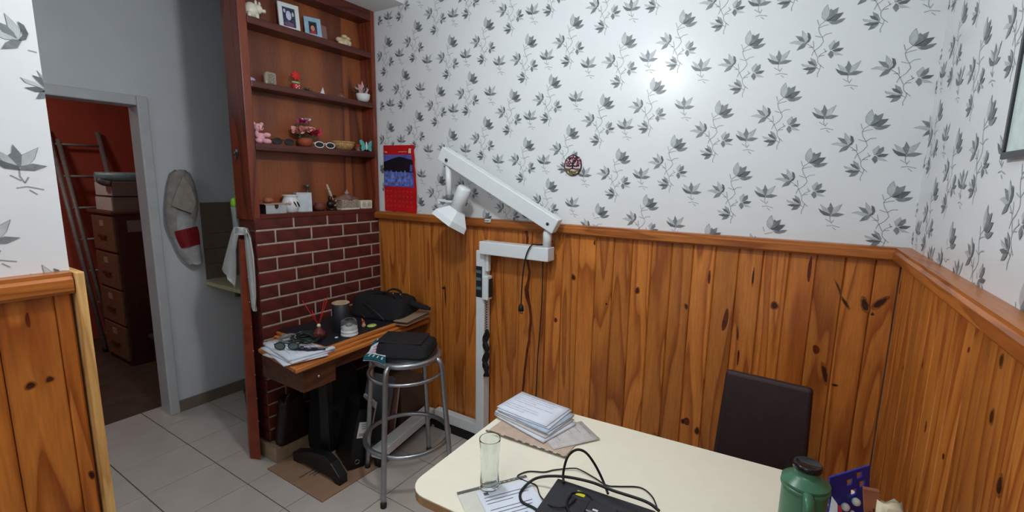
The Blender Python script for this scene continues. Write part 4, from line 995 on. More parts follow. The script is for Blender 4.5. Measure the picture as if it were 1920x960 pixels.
# ------------------------------------------------------------------ STOOL
SC = Vector((-1.583, 1.545, 0))
t = thing('bar_stool', 'grey tubular metal bar stool with two ring stretchers', 'stool', SC, R(-28.3))
legs = [(-.1675, -.1675), (.1675, -.1675), (.1675, .1675), (-.1675, .1675)]
for lx, ly in legs:
    f1 = .80; s_ = .62
    MB().tube([(lx, ly, .012), (lx*.93, ly*.93, .25), (lx*.84, ly*.84, .50), (lx*.81, ly*.81, .60), (lx*.74, ly*.74, .645), (lx*.58, ly*.58, .655)], .0125, n=12, smooth=4).build('leg', chrome, t, world=False)
    MB().lathe([(.0145, 0), (.0145, .022), (.012, .024)], (lx, ly, 0)).build('rubber_foot', black_rub, t, world=False)
def ring(r, z, tr): return MB().tube([(r*math.cos(a), r*math.sin(a), z) for a in [k*math.pi/12 for k in range(24)]], tr, n=10, closed=True, smooth=2)
ring(.205, .235, .0115).build('foot_ring', chrome, t, world=False)
ring(.178, .575, .0085).build('upper_ring', chrome, t, world=False)
ring(.158, .655, .014).build('seat_ring', chrome, t, world=False)
MB().lathe([(.0, .648), (.15, .648), (.155, .66), (.15, .672), (.001, .675)], n=32).build('seat', black_pl, t, world=False)
t = thing('black_satchel', 'square black padded bag lying on the bar stool seat', 'bag', (-1.6, 1.56, .675))
mb = MB(); blob_bag(mb, (-1.578, 1.552, .672), .265, .25, .06, R(26)); mb.build('body', black_fab, t)
MB().box((-1.6, 1.55, .735), (.22, .16, .004), (0, 0, R(26))).build('flap', mat('satchel_flap', (26, 26, 30), .7), t, bev=.002)
t = thing('wipes_packet', 'teal and white plastic packet hanging over left of the stool', 'packet', (-1.72, 1.42, .675))
def Qp(u, a, e=.0015):
    rb_ = atZ(724, 632, .70); rf_ = atZ(722, 685, .69); lb_ = atZ(700, 643, .695); lf_ = atZ(680, 676, .67)
    return rb_.lerp(rf_, u).lerp(lb_.lerp(lf_, u), a)+Vector((0, 0, e+.007*math.sin(u*7+a*2)+.006*math.sin(a*3)))
def pk(mb, u0, u1, m_, e):
    n = 8
    for k in range(n):
        for j in range(3):
            a0, a1 = k/n, (k+1)/n; v0, v1 = u0+(u1-u0)*j/3, u0+(u1-u0)*(j+1)/3
            mb.add([Qp(v0, a0, e), Qp(v1, a0, e), Qp(v1, a1, e), Qp(v0, a1, e)], [(0, 1, 2, 3)], m_, True)
tl_ = mat('teal_film', (14, 84, 96), .3, var=.15); wh_ = mat('white_film', (206, 216, 222), .3)
mb = MB(); pk(mb, 0, .2, 0, .0); pk(mb, .2, .68, 1, .0); pk(mb, .68, 1, 0, 0); pk(mb, 0, 1, 1, -.006)
mb.build('film', [tl_, wh_], t)
mb = MB()
for k in range(3):
    for j in range(5):
        u_, v_ = .3+k*.12, .12+j*.14; mb.add([Qp(u_, v_, .0025), Qp(u_+.05, v_, .0025), Qp(u_+.05, v_+.09, .0025), Qp(u_, v_+.09, .0025)], [(0, 1, 2, 3)], 0)
for j in range(4):
    v_ = .1+j*.2; mb.add([Qp(.76, v_, .0025), Qp(.9, v_+.05, .0025), Qp(.88, v_+.11, .0025), Qp(.74, v_+.06, .0025)], [(0, 1, 2, 3)], 1)
for j in range(2):
    v_ = .35+j*.2; mb.add([Qp(.06, v_, .0025), Qp(.14, v_+.03, .0025), Qp(.13, v_+.12, .0025), Qp(.05, v_+.1, .0025)], [(0, 1, 2, 3)], 1)
mb.build('print', [mat('packet_red_print', (214, 110, 116), .4), wh_], t)['kind'] = 'stuff'

# ------------------------------------------------------------------ UNDER THE DESK
t = thing('cardboard_sheet', 'flat brown cardboard sheet with three black stripes on the floor', 'cardboard', (-2.0, 1.35, 0))
cb = [(-2.23, 1.18), (-1.775, 1.18), (-1.765, 1.56), (-2.22, 1.56)]
o_ = MB(); slab(o_, cb, .001, .006); o_.build('sheet', cardb, t)
mb = MB()
for k, (x0, x1, y) in enumerate(((-2.02, -1.99, 1.26), (-1.985, -1.975, 1.30), (-1.965, -1.955, 1.30))):
    a, b_ = [(552, 897), (590, 887)][0], 0
for (p0, p1) in (((561, 896), (594, 877)), ((580, 891), (598, 881)), ((587, 892), (602, 883))):
    a = atZ(*p0, .0064); b_ = atZ(*p1, .0064); n_ = Vector(((b_-a).y, -(b_-a).x, 0)).normalized()*.003
    mb.add([a+n_, a-n_, b_-n_, b_+n_], [(0, 1, 2, 3)])
mb.build('stripe', inkd, t)
t = thing('skirting_block', 'pale beige tiled plinth block at foot of the brick wall', 'plinth', (-2.3, 1.3, 0))
MB().bb((-2.46, 1.235, 0), (-2.235, 1.60, .082)).build('block', mat('beige_plinth', (164, 142, 116), .6, var=.06), t, bev=.003)
t = thing('dark_bundle', 'dark reddish bag slumped on the plinth below the desk', 'bag', (-2.26, 1.31, .082))
mb = MB(); blob_bag(mb, (-2.262, 1.35, .082), .075, .19, .24, 0); mb.build('body', mat('dark_maroon_film', (40, 18, 22), .4, var=.3, bump=.6, bs=30), t)
MB().tube([(-2.245, 1.3, .30), (-2.24, 1.34, .36), (-2.245, 1.38, .30)], .005).build('handle', MATS['dark_maroon_film'], t)
# lever arch file leaning
t = thing('binder', 'black lever arch binder with white spine label under the desk', 'binder', (-1.85, 1.43, 0), R(-20))
lean = Matrix.Rotation(R(-13), 3, 'X')
def LB(mb): mb.v = [lean @ v for v in mb.v]; return mb
LB(MB().box((0, .0, .165), (.004, .085, .32)).box((-.1, -.041, .165), (.2, .003, .32)).box((-.1, .041, .165), (.2, .003, .32))).build('cover', mat('black_binder', (18, 18, 20), .4, var=.3, vs=120), t, world=False, bev=.001)
LB(MB().box((-.1, 0, .115), (.17, .07, .2))).build('pages', papr2, t, world=False)
LB(MB().box((.003, .0, .215), (.001, .055, .085))).build('spine_label', mat('white_label', (214, 214, 210), .5), t, world=False)
mb = MB()
for k in range(9): mb.box((.0038, -.018+k*.0042, .19), (.0004, .0014+.0012*(k % 2), .016))
for k in range(3): mb.box((.0038, 0, .245-k*.011), (.0004, .034-.006*k, .002))
mb.box((.0032, 0, .262), (.0006, .062, .006)).box((.0032, 0, .168), (.0006, .062, .005)); LB(mb).build('barcode', inkd, t, world=False)
LB(MB().tube([(.003, .012*math.cos(a), .045+.012*math.sin(a)) for a in [k*math.pi/6 for k in range(12)]], .0018, n=6, closed=True, smooth=1)).build('finger_ring', steel, t, world=False)
t = thing('black_duffel', 'big black crumpled bag behind the binder under the desk', 'bag', (-2.03, 1.6, 0))
mb = MB(); blob_bag(mb, (-2.17, 1.56, 0), .19, .30, .50, R(2)); mb.build('body', black_fab, t)
MB().tube([(-2.09, 1.45, .44), (-2.06, 1.5, .50), (-2.06, 1.58, .50), (-2.09, 1.65, .42)], .01, flat=.4).tube([(-2.08, 1.42, .34), (-2.04, 1.46, .27), (-2.07, 1.5, .2)], .006, flat=.4).build('strap', mat('dark_strap', (34, 36, 48), .5), t)
# white pads beside binder
for k, (y, h, ww, lab, ry) in enumerate(((1.575, .30, .16, 'thin white board leaning right of the binder', 10), )):
    solo(MB().box((-1.935, y, h/2+.01), (.14, .014, h), (R(-13), 0, R(-16))), 'white_board', papr2, (-1.90, y, 0), lab, 'board')
t = thing('grey_case', 'flat grey laptop like case leaning with a red edged card', 'case', (-1.93, 1.72, 0))
MB().box((-1.975, 1.69, .20), (.19, .022, .38), (R(-15), 0, R(6))).build('case', mat('grey_plastic', (96, 98, 106), .4), t, bev=.004)
MB().box((-1.97, 1.718, .17), (.18, .006, .32), (R(-15), 0, R(6))).build('card', mat('reddish_card', (128, 84, 74), .6), t)
solo(MB().box((-1.985, 1.762, .155), (.17, .01, .30), (R(-12), 0, R(6))), 'white_card', mat('cream_card', (190, 170, 160), .6), (-1.94, 1.775, 0), 'narrow cream card standing behind the grey case', 'card')
t = thing('brown_box', 'dark brown carton in the corner beneath the desk end', 'box', (-2.1, 1.9, 0))
MB().bb((-2.28, 1.81, 0), (-1.90, 2.02, .30)).build('carton', mat('dark_carton', (84, 62, 48), .8, var=.08), t, bev=.003)
MB().bb((-2.28, 1.91, .30), (-1.90, 1.915, .302)).build('tape', mat('carton_tape', (110, 84, 62), .4), t)

# ------------------------------------------------------------------ TABLE
ZT = .72
t = thing('desk_table', 'cream laminate topped table with brown edge in the foreground', 'table', (-.34, 1.08, 0))
def rounded_poly(pts, rs, n=6):
    out = []; k = len(pts)
    for i in range(k):
        p = Vector(pts[i]); a = (Vector(pts[i-1])-p).normalized(); b_ = (Vector(pts[(i+1) % k])-p).normalized(); r = rs[i]
        ang_ = a.angle(b_); L_ = r/math.tan(ang_/2); s_ = p+a*L_; e = p+b_*L_; c = p+(a+b_).normalized()*(r/math.sin(ang_/2))
        v0 = s_-c; v1 = e-c; th = v0.angle(v1); sg = 1 if v0.x*v1.y-v0.y*v1.x > 0 else -1
        for j in range(n+1):
            x = th*j/n*sg; out.append((c.x+v0.x*math.cos(x)-v0.y*math.sin(x), c.y+v0.x*math.sin(x)+v0.y*math.cos(x)))
    return out
TP = rounded_poly([(-.795, .762), (.20, .80), (.185, 1.41), (-.805, 1.345)], [.06, .03, .03, .03])
o_ = MB(); slab(o_, TP, ZT-.003, ZT); o_.build('tabletop', laminate, t)
o_ = MB(); slab(o_, TP, ZT-.026, ZT-.0031); o_.build('edge_band', edgeband, t, bev=.001)
for x, y in ((-.72, .83), (.07, .87), (.06, 1.33), (-.73, 1.28)):
    MB().box((x, y, (ZT-.026)/2), (.035, .035, ZT-.026)).build('leg', mat('table_leg_grey', (120, 116, 110), .5), t, bev=.003)
MB().bb((-.72, .845, ZT-.08), (.06, .865, ZT-.026)).bb((-.72, 1.275, ZT-.08), (.06, 1.295, ZT-.026)).build('apron', MATS['table_leg_grey'], t)
# folder with clip strip
t = thing('brown_folder', 'tan paper folder with metal binding strip under the letters', 'folder', (-.64, 1.2, ZT))
u_ = Vector((.26, .01, 0)).normalized()
MB().prism([(-.778, 1.098), (-.515, 1.108), (-.515, 1.245), (-.775, 1.235)], .003, (0, 0, ZT+.0008)).build('cover', mat('tan_folder', (188, 164, 146), .6), t)
mb = MB().prism([(-.782, 1.096), (-.508, 1.106), (-.508, 1.113), (-.782, 1.104)], .002, (0, 0, ZT+.004)); mb.build('strip', mat('dull_strip', (104, 96, 84), .35, metal=.5), t)
mb = MB()
for k in range(11):
    if k in (1, 3): continue
    mb.box((-.775+.0255*k, 1.1005+.00095*k, ZT+.0066), (.011, .005, .0008), (0, 0, R(3)))
mb.build('strip_hole', mat('strip_shine', (206, 204, 196), .2, metal=.4), t)
sheet('receipt', 'thin folded translucent slip sticking out right of the letter pile', (-.555, 1.22), .11, .16, R(-35), ZT+.0045, mat('thin_slip', (190, 184, 180), .7), 5, .002, None, 'paper', 9)
LBL = ['thick white envelope at bottom of letter pile, corner towards viewer', 'grey striped envelope second from bottom of the letter pile', 'pale blue envelope in middle of the letter pile', 'bluish folded letter just below the top letters of pile', 'white letter second from top of the pile on table', 'handwritten top letter of the pile on the table']
zz = ZT+.006
for k, (cx, cy, w_, h_, rz, th) in enumerate(((-.685, 1.235, .22, .155, -14, .006), (-.69, 1.24, .215, .15, -10, .004), (-.692, 1.245, .215, .145, -6, .005), (-.685, 1.245, .20, .15, -9, .004), (-.695, 1.25, .20, .145, -3, .003), (-.70, 1.252, .195, .142, -5, .003))):
    sheet('letter', LBL[k], (cx, cy), w_, h_, R(rz), zz, [papr, papr2, papr, mat('bluish_paper', (176, 190, 208), .7), papr, papr][k], [0, 0, 0, 0, 0, 9][k], .0015, 'letters piled on the table', 'letter', k, thick=th)
    zz += th+.0016
# glass
t = thing('drinking_glass', 'tall clear empty drinking glass on the table', 'glass', (-.616, .883, ZT))
MB().lathe([(.0, .0), (.021, .0), (.024, .003), (.0245, .02), (.022, .05), (.0245, .09), (.0268, .13), (.027, .1335), (.0268, .135), (.0262, .1352), (.0258, .135), (.0256, .1335), (.0254, .13), (.0232, .09), (.0205, .05), (.0225, .022), (.021, .012), (.0005, .010)], (-.616, .883, ZT+.0045), n=40, caps=False).build('glass', glass, t)
# second folder with strip
t = thing('document_sleeve', 'clear document sleeve with grey strip holding a printed page', 'folder', (-.58, .88, ZT))
a = atZ(857, 926, ZT+.002); b_ = atZ(987, 893, ZT+.002); du = (b_-a).normalized(); dv = Vector((du.y, -du.x, 0)); L_ = (b_-a).length
mb = MB().add([a, b_, b_+dv*.23, a+dv*.23], [(3, 2, 1, 0)]); vs_ = [v+Vector((0, 0, -.0012)) for v in (a, b_, b_+dv*.23, a+dv*.23)]; mb.add(vs_, [(0, 1, 2, 3)])
mb.build('sleeve', mat('clear_sleeve', (214, 212, 200), .25, var=.02), t)
mb = MB(); z1 = Vector((0, 0, .0012)); a2 = a+du*.045+dv*.012; b2 = b_+dv*.012-du*.004
mb.add([a2+z1, b2+z1, b2+dv*.22+z1, a2+dv*.22+z1], [(3, 2, 1, 0)], 0); Lp = (b2-a2).length; rg = random.Random(2)
z2 = Vector((0, 0, .0018))
for k in range(16):
    s0 = a2+dv*(.03+.0115*k)+du*.012; e0 = s0+du*(Lp-.024)*rg.uniform(.55, 1)
    if k in (3, 8): continue
    mb.add([s0+z2, e0+z2, e0+dv*.002+z2, s0+dv*.002+z2], [(3, 2, 1, 0)], 1)
c0 = a2+du*.016+dv*.012+z2; mb.add([c0, c0+du*.012, c0+du*.012+dv*.01, c0+dv*.01], [(3, 2, 1, 0)], 1)
mb.build('page', [papr, ink], t)
mb = MB().add([a-dv*.004+z2, b_-dv*.004+z2, b_+dv*.005+z2, a+dv*.005+z2], [(3, 2, 1, 0)]); mb.build('strip', mat('grey_strip', (110, 108, 104), .35, metal=.4), t)
mb = MB()
for k in range(8):
    c0 = a+(b_-a)*(.3+.07*k)+Vector((0, 0, .0024)); mb.add([c0, c0+du*.006, c0+du*.006+dv*.004, c0+dv*.004], [(3, 2, 1, 0)])
mb.build('strip_hole', MATS['strip_shine'], t)
# black device
t = thing('black_device', 'flat black electronic box with a yellow sticker on the table', 'device', (-.36, .95, ZT))
z_ = ZT+.032; a = atZ(1046, 896, z_); c0 = atZ(1243, 962, z_); ex = (c0-a).normalized(); ey = Vector((ex.y, -ex.x, 0))
W_, D_ = .245, .17
mb = MB().prism([(0, 0), (W_, 0), (W_, D_), (0, D_)], .030, (a.x, a.y, z_), ex, ey); mb.build('case', mat('device_black', (36, 37, 42), .45), t, bev=.003)
mb = MB().prism([(0, 0), (.022, 0), (.022, .018), (0, .018)], -.0006, a+ex*.062+ey*.022+Vector((0, 0, .0)), ex, ey)
mb.v = [v+Vector((0, 0, .0008)) for v in mb.v]; mb.build('yellow_sticker', mat('yellow_sticker', (214, 206, 40), .5), t)
mb = MB()
for k in range(4): mb.cyl(a+ex*(.03+.06*k)+ey*.03-Vector((0, 0, .0325)), a+ex*(.03+.06*k)+ey*.03-Vector((0, 0, .029)), .006)
mb.build('rubber_foot', black_rub, t)
t = thing('power_adapter', 'black power adapter block lying on the electronic box', 'adapter', a+ex*.11+ey*.06)
mb = MB().box(a+ex*.142+ey*.092+Vector((0, 0, .014)), (.07, .042, .026), (0, 0, math.atan2(ex.y, ex.x))); mb.build('block', black_pl, t, bev=.005)
mb = MB().box(a+ex*.195+ey*.085+Vector((0, 0, .014)), (.022, .038, .026), (0, 0, math.atan2(ex.y, ex.x)+.3)).cyl(a+ex*.205+ey*.082+Vector((0, 0, .014)), a+ex*.232+ey*.082+Vector((0, 0, .014)), .009); mb.build('plug', black_pl, t, bev=.003)
mb = MB().prism([(0, 0), (.012, 0), (.012, .006), (0, .006)], -.0006, a+ex*.125+ey*.1+Vector((0, 0, .0276)), ex, ey); mb.build('label', papr2, t)
# cables: points given on the table (height above top)
def tc(px, py, h): return atZ(px, py, ZT+h)
t1 = MB().tube([tc(1236, 958, .05), tc(1210, 940, .05), tc(1150, 920, .045), tc(1105, 903, .043), tc(1050, 893, .04), tc(1005, 897, .02), tc(978, 920, .006), tc(978, 940, .006), tc(1000, 952, .006), tc(1030, 972, .006)], .0036, n=8, smooth=6)
solo(t1, 'thick_black_cable', black_rub, tc(1000, 952, 0), 'thick black cable curving round left of the electronic box', 'cord')
t2 = MB().tube([tc(1057, 905, .036), tc(1056, 888, .05), tc(1062, 862, .09), tc(1072, 848, .12), tc(1085, 843, .13), tc(1100, 850, .12), tc(1116, 872, .09), tc(1130, 900, .05), tc(1140, 926, .037)], .0032, n=8, smooth=6)
solo(t2, 'arched_black_cable', black_rub, tc(1057, 905, 0), 'black cable standing up in a tall arch above the electronic box', 'cord')
t3 = MB().tube([tc(1232, 952, .004), tc(1222, 930, .004), tc(1200, 914, .003), tc(1160, 912, .003), tc(1138, 910, .003), tc(1115, 896, .004), tc(1090, 882, .005), tc(1075, 878, .006), tc(1040, 881, .003), tc(1020, 885, .003), tc(990, 884, .003), tc(970, 893, .003), tc(985, 902, .003), tc(1005, 910, .003), tc(1012, 928, .003), tc(1022, 940, .02), tc(1032, 948, .034), tc(1060, 950, .036), tc(1080, 935, .036)], .0018, n=6, smooth=5)
solo(t3, 'thin_black_cable', black_rub, tc(1090, 882, 0), 'thin black cable snaking behind and left of the electronic box', 'cord')
t4 = MB().tube([tc(1068, 962, .036), tc(1062, 946, .036), tc(1070, 928, .036), tc(1082, 923, .05), tc(1098, 926, .05), tc(1112, 938, .04), tc(1118, 952, .036), tc(1122, 965, .036)], .0026, n=6, smooth=5)
solo(t4, 'short_cable_loop', black_rub, tc(1100, 940, .034), 'short black cable loop lying on the electronic box by yellow sticker', 'cord')
# thermos
TH = Vector((.0545, 1.095, ZT))
t = thing('thermos', 'glossy green thermos flask with black screw cap on table', 'thermos', TH)
MB().lathe([(.0, 0), (.047, 0), (.05, .004), (.05, .182), (.0505, .187)], TH, n=40).build('body', green_th, t)
sh = [(.0505, .186), (.0535, .190), (.0535, .196), (.0495, .199), (.0495, .201), (.0525, .203), (.0525, .208), (.049, .2115), (.040, .219), (.031, .226), (.0285, .230), (.0275, .247)]
sh2 = []
for a, b_ in zip(sh, sh[1:]):
    sh2 += [a, (a[0]*.92+b_[0]*.08, a[1]*.92+b_[1]*.08), (a[0]*.08+b_[0]*.92, a[1]*.08+b_[1]*.92)]
MB().lathe(sh2+[sh[-1]], TH, n=40).build('shoulder', green_th, t)
MB().lathe([(.0, .243), (.029, .243), (.0315, .2445), (.032, .248), (.0315, .2555), (.030, .259), (.0275, .260), (.026, .2585), (.001, .2585)], TH, n=32).build('cap', mat('gloss_black', (20, 24, 26), .12), t)
hdn = Vector((.12, -.99, 0)).normalized()
pth = [TH+hdn*r_+Vector((0, 0, z)) for r_, z in ((.05, .197), (.066, .192), (.078, .176), (.08, .14), (.078, .09), (.068, .06), (.049, .055))]
MB().tube(pth, .011, n=10, smooth=4, flat=1.3).build('handle', green_th, t)
t.scale = (.86, .86, .78)
# blue holder and things in it
BL = (.147, .985)
t = thing('blue_holder', 'blue plastic desk organiser with diamond shaped holes', 'organiser', (.15, 1.2, ZT))
p0 = atY(1556, 896, 1.165); p1 = atY(1631, 873, 1.245); 
eu = (p1-p0); wL = eu.length; eu.normalize(); ev = Vector((0.10, .06, -1)).normalized(); ev = (ev-eu*ev.dot(eu)).normalized()
mb = MB()
# plate made of strips around the holes
holes = [(.055, .026), (.082, .016), (.066, .054), (.090, .040)]
hs = .0075
ys = sorted(set([0, .14]+[h_[1]-hs for h_ in holes]+[h_[1]+hs for h_ in holes]))
for r0_, r1_ in zip(ys, ys[1:]):
    mid = (r0_+r1_)/2; cuts = sorted([(h_[0]-hs, h_[0]+hs) for h_ in holes if abs(h_[1]-mid) < hs]); x_ = 0
    for c0_, c1_ in cuts+[(wL, wL)]:
        if c0_ > x_: mb.prism([(x_, r0_), (c0_, r0_), (c0_, r1_), (x_, r1_)], .004, p0, eu, ev)
        x_ = c1_
mb.build('plate', blue_pl, t)
bs_ = MB().prism([(0, .13), (wL, .13), (wL, .14), (0, .14)], .06, p0, eu, ev); bs_.build('tray', blue_pl, t)
nv = eu.cross(ev)
if nv.y > 0: nv = -nv
for k, (u_, v_) in enumerate(((.036, .078), (.066, .074), (.056, .098))):
    MB().ball(p0+eu*u_+ev*v_+nv*.006, [.009, .009, .005][k], n=10, k=6).build('white_dot', white_pl, t)
# wooden stamp block etc.
t = thing('wooden_block', 'brown wooden block with burnt lettering beside the blue organiser', 'block', (.165, .93, ZT))
p0 = atY(1618, 916, .93); ezb = Vector((-.12, -.15, -1)).normalized(); exb = (atY(1650, 922, .93)-p0); wb = exb.length; exb.normalize(); ezb = (ezb-exb*ezb.dot(exb)).normalized()
MB().prism([(0, 0), (wb, 0), (wb, .16), (0, .16)], .012, p0, exb, ezb).build('block', mat('brown_block', (130, 74, 48), .6, var=.12), t, bev=.001)
nb_ = exb.cross(ezb)
sgn = 1 if nb_.y < 0 else -1; off = nb_*(.0125 if sgn > 0 else -.0006)
mb = MB()
for (x0, y0_, w2, h2) in ((.012, .03, .003, .016), (.006, .036, .014, .003), (.022, .034, .003, .014), (.01, .055, .018, .003), (.016, .05, .003, .016), (.008, .066, .02, .003)):
    mb.flat([(x0, y0_), (x0+w2, y0_), (x0+w2, y0_+h2), (x0, y0_+h2)], p0+off, exb, ezb)
mb.build('marking', mat('burnt_mark', (66, 30, 22), .7), t)
t = thing('red_white_packet', 'white packet with red print squeezed between thermos and organiser', 'packet', (.1, 1.03, ZT))
pa = atY(1558, 932, 1.03); MB().prism([(.002, 0), (.012, .012), (.022, .1), (0, .1)], .004, pa, (1, .1, 0), (0, 0, -1)).build('packet', papr, t)
MB().prism([(.012, .012), (.018, .012), (.03, .06), (.022, .06)], .001, pa+Vector((0, -.003, 0)), (1, .1, 0), (0, 0, -1)).prism([(-.004, .04), (.02, .052), (.018, .064), (-.006, .052)], .001, pa+Vector((0, -.003, 0)), (1, .1, 0), (0, 0, -1)).build('print', mat('crimson_print', (170, 28, 52), .5), t)
pa = atY(1672, 956, .93)
t = thing('cream_cloth', 'cream cloth bunched right of the wooden block', 'cloth', (pa.x, pa.y, ZT))
mb = MB(); blob_bag(mb, (pa.x-.002, pa.y, ZT), .045, .045, pa.z-ZT, .4); mb.build('cloth', mat('cream_fabric', (206, 196, 166), .9, var=.05, bump=.4, bs=60), t)

# ------------------------------------------------------------------ CHAIR
t = thing('dining_chair', 'dark brown upholstered chair with high back behind the table', 'chair', (-.06, 1.63, -.0), R(-3))
MB().prism([(-.15, 0), (.145, 0), (.130, .478), (-.130, .478)], .035, (.0, .035, .38), (1, 0, 0), (0, 0, 1)).build('backrest', brown_chair, t, bev=.012, world=False, seg=3)
o_ = t.children[-1]; o_.rotation_euler = (R(-5), 0, 0); o_.location = (0, .0, .0)
MB().box((0, -.17, .44), (.38, .38, .055)).build('seat', brown_chair, t, bev=.015, world=False, seg=3)
for x, y in ((-.16, -.33), (.16, -.33), (.15, -.0), (-.15, -.0)):
    MB().cyl((x*1.03, y, 0), (x, y, .42), .013, .018).build('leg', mat('dark_chair_leg', (30, 22, 20), .5), t, world=False)

# ------------------------------------------------------------------ CORRIDOR ITEMS
# low end panel with towel
t = thing('end_panel', 'narrow red brown upright panel seen edge on beside the brick wall', 'panel', (-2.40, 1.21, 0))
rb = mat('redbrown_edge', (136, 56, 30), .4, var=.15, vs=20)
pf = [(-2.358, 1.172), (-2.325, 1.194), (-2.46, 1.262), (-2.495, 1.24)]
vs = [(x, y, 0) for x, y in [(-2.395, 1.182), (-2.335, 1.208), (-2.44, 1.245), (-2.52, 1.238)]]+[(x, y, 1.185) for x, y in [(-2.365, 1.20), (-2.332, 1.216), (-2.40, 1.24), (-2.45, 1.235)]]
MB().add(vs, [(3, 2, 1, 0), (4, 5, 6, 7), (0, 1, 5, 4), (1, 2, 6, 5), (2, 3, 7, 6), (3, 0, 4, 7)]).build('board', rb, t, bev=.003)
for k in range(7):
    z = 1.0-k*.13; MB().ball((-2.337, 1.212, z), (.003, .003, .004), n=6, k=4).build('nail', steel, t)
t = thing('hand_towel', 'white towel draped over the top of the narrow red brown panel', 'towel', (-2.36, 1.2, .8))
def towel(pts_l, pts_r, y, m_, th=.004):
    mb = MB(); n = len(pts_l)
    L_ = [atY(*p, y+.006*math.sin(i*1.4)) for i, p in enumerate(pts_l)]; R_ = [atY(*p, y+.006*math.cos(i*1.7)) for i, p in enumerate(pts_r)]
    vs = []; k = 5
    for off in (0, th):
        for a, b_ in zip(L_, R_):
            for j in range(k+1):
                p = a.lerp(b_, j/k); vs.append(p+Vector((0, off+.006*math.sin(j*2.1), 0)))
    N = n*(k+1); fs = []
    for i in range(n-1):
        for j in range(k):
            q = i*(k+1)+j; fs += [(q, q+k+1, q+k+2, q+1), (q+N, q+1+N, q+k+2+N, q+k+1+N)]
        for e in (0, k): q = i*(k+1)+e; fs.append((q, q+N, q+k+1+N, q+k+1))
    fs.append(tuple(range(k+1))+tuple(range(N, N+k+1))[::-1]); fs.append(tuple(range(N-k-1, N))+tuple(range(2*N-k-1, 2*N))[::-1])
    mb.add(vs, fs, 0, True); return mb
towel([(438, 426), (434, 436), (428, 458), (421, 485), (416, 505), (420, 512)], [(452, 426), (447, 442), (443, 470), (444, 500), (443, 530), (441, 541)], 1.225, 0).build('left_fall', towelm, t)
towel([(440, 425), (441, 430), (441, 436), (440, 440)], [(460, 427), (463, 431), (463, 437), (462, 441)], 1.185, 0).build('fold', towelm, t)
towel([(456, 427), (458, 445), (461, 480), (465, 520), (469, 555), (471, 575), (474, 583)], [(462, 428), (470, 445), (476, 480), (479, 520), (480, 555), (479, 572), (480, 584)], 1.205, 0).build('right_fall', towelm, t)
# bottle
pb = atY(447, 425, 1.265)
t = thing('squeeze_bottle', 'grey squeeze bottle with lime green cap above the white towel', 'bottle', (pb.x, pb.y, 1.185))
hb = atY(446, 370, 1.265).z-1.185
MB().lathe([(.022, 0), (.025, .004), (.025, hb*.5), (.028, hb*.72), (.027, hb*.76)], (pb.x, pb.y, 1.185)).build('body', mat('grey_clear_plastic', (150, 160, 160), .3, trans=.2, var=0), t)
MB().lathe([(.0275, hb*.76), (.028, hb*.85), (.024, hb*.95), (.010, hb), (.001, hb)], (pb.x, pb.y, 1.185)).build('cap', mat('lime_green', (132, 190, 40), .4), t)
solo(MB().bb((pb.x-.04, 1.236, 1.165), (pb.x+.035, 1.30, 1.185)), 'bracket_ledge', mahog, (pb.x, 1.24, 1.165), 'tiny wooden ledge carrying the lime capped bottle', 'ledge')
# dark flower ornament on side of shelf
pq = atY(441, 288, 1.235)
t = thing('dried_flower', 'small dark dried flower fixed to left side of shelf unit', 'ornament', pq)
mb = MB()
for k in range(7):
    a = k*.9; mb.ball(pq+Vector((.010*math.cos(a), .003, .016*math.sin(a))), (.008, .004, .01), n=8, k=5, m=k % 2)
mb.build('petals', [mat('dark_petal', (34, 32, 32), .6), mat('pale_petal', (120, 120, 112), .6)], t)
MB().tube([pq, pq+Vector((.004, 0, -.02)), pq+Vector((-.002, .0, -.045))], .0018).build('stem', MATS['dark_petal'], t)
# hanging cloth bag on corridor wall
xw = XC+.05
t = thing('hanging_cloth_bag', 'grey cloth stuffed in a white bag with red band hanging on wall', 'bag', (XC, 1.3, .95))
def hangshape(mb, rows, xoff, dep, m_=0, n=14):
    vs = []; fs = []
    for (l, r, py) in rows:
        a = atX(l, py, XC+xoff); b_ = atX(r, py, XC+xoff); c = (a+b_)/2; hw = (b_-a).length/2
        for i in range(n):
            an_ = 2*math.pi*i/n; vs.append((XC+xoff+dep*math.sin(an_)*(1+.1*math.sin(3*an_+py*.05)), c.y+hw*math.cos(an_), c.z+.004*math.sin(an_*4+py)))
    for j in range(len(rows)-1):
        for i in range(n): fs.append((j*n+i, j*n+(i+1) % n, (j+1)*n+(i+1) % n, (j+1)*n+i))
    fs += [tuple(range(n)), tuple((len(rows)-1)*n+i for i in range(n))[::-1]]
    mb.add(vs, fs, m_, True); return mb
hangshape(MB(), [(330, 345, 319), (319, 356, 326), (313, 365, 345), (310, 371, 370), (309, 372, 392), (311, 368, 415), (316, 362, 432), (322, 350, 445)], .05, .045).build('cloth', greycloth, t)
hangshape(MB(), [(324, 350, 395), (321, 362, 410), (321, 368, 428), (324, 372, 445), (329, 375, 460), (338, 377, 475), (347, 378, 487), (356, 376, 494)], .056, .05).build('white_bag', mat('white_film_bag', (176, 178, 176), .45, var=.06, bump=.5, bs=40), t)
ba = MB()
rows = [(327, 370, 434, 424), (330, 374, 445, 437), (335, 375, 457, 449), (340, 376, 466, 458)]
for j in range(3):
    for i in range(8):
        def HP(j, i):
            l, r, yl, yr = rows[j]; u_ = i/8; return atX(l+(r-l)*u_, yl+(yr-yl)*u_, XC+.085+.036*math.sin(math.pi*u_))
        ba.add([HP(j, i), HP(j+1, i), HP(j+1, i+1), HP(j, i+1)], [(0, 1, 2, 3)], 0, True)
ba.build('red_band', mat('dark_red_band', (132, 26, 34), .5, var=.1), t)
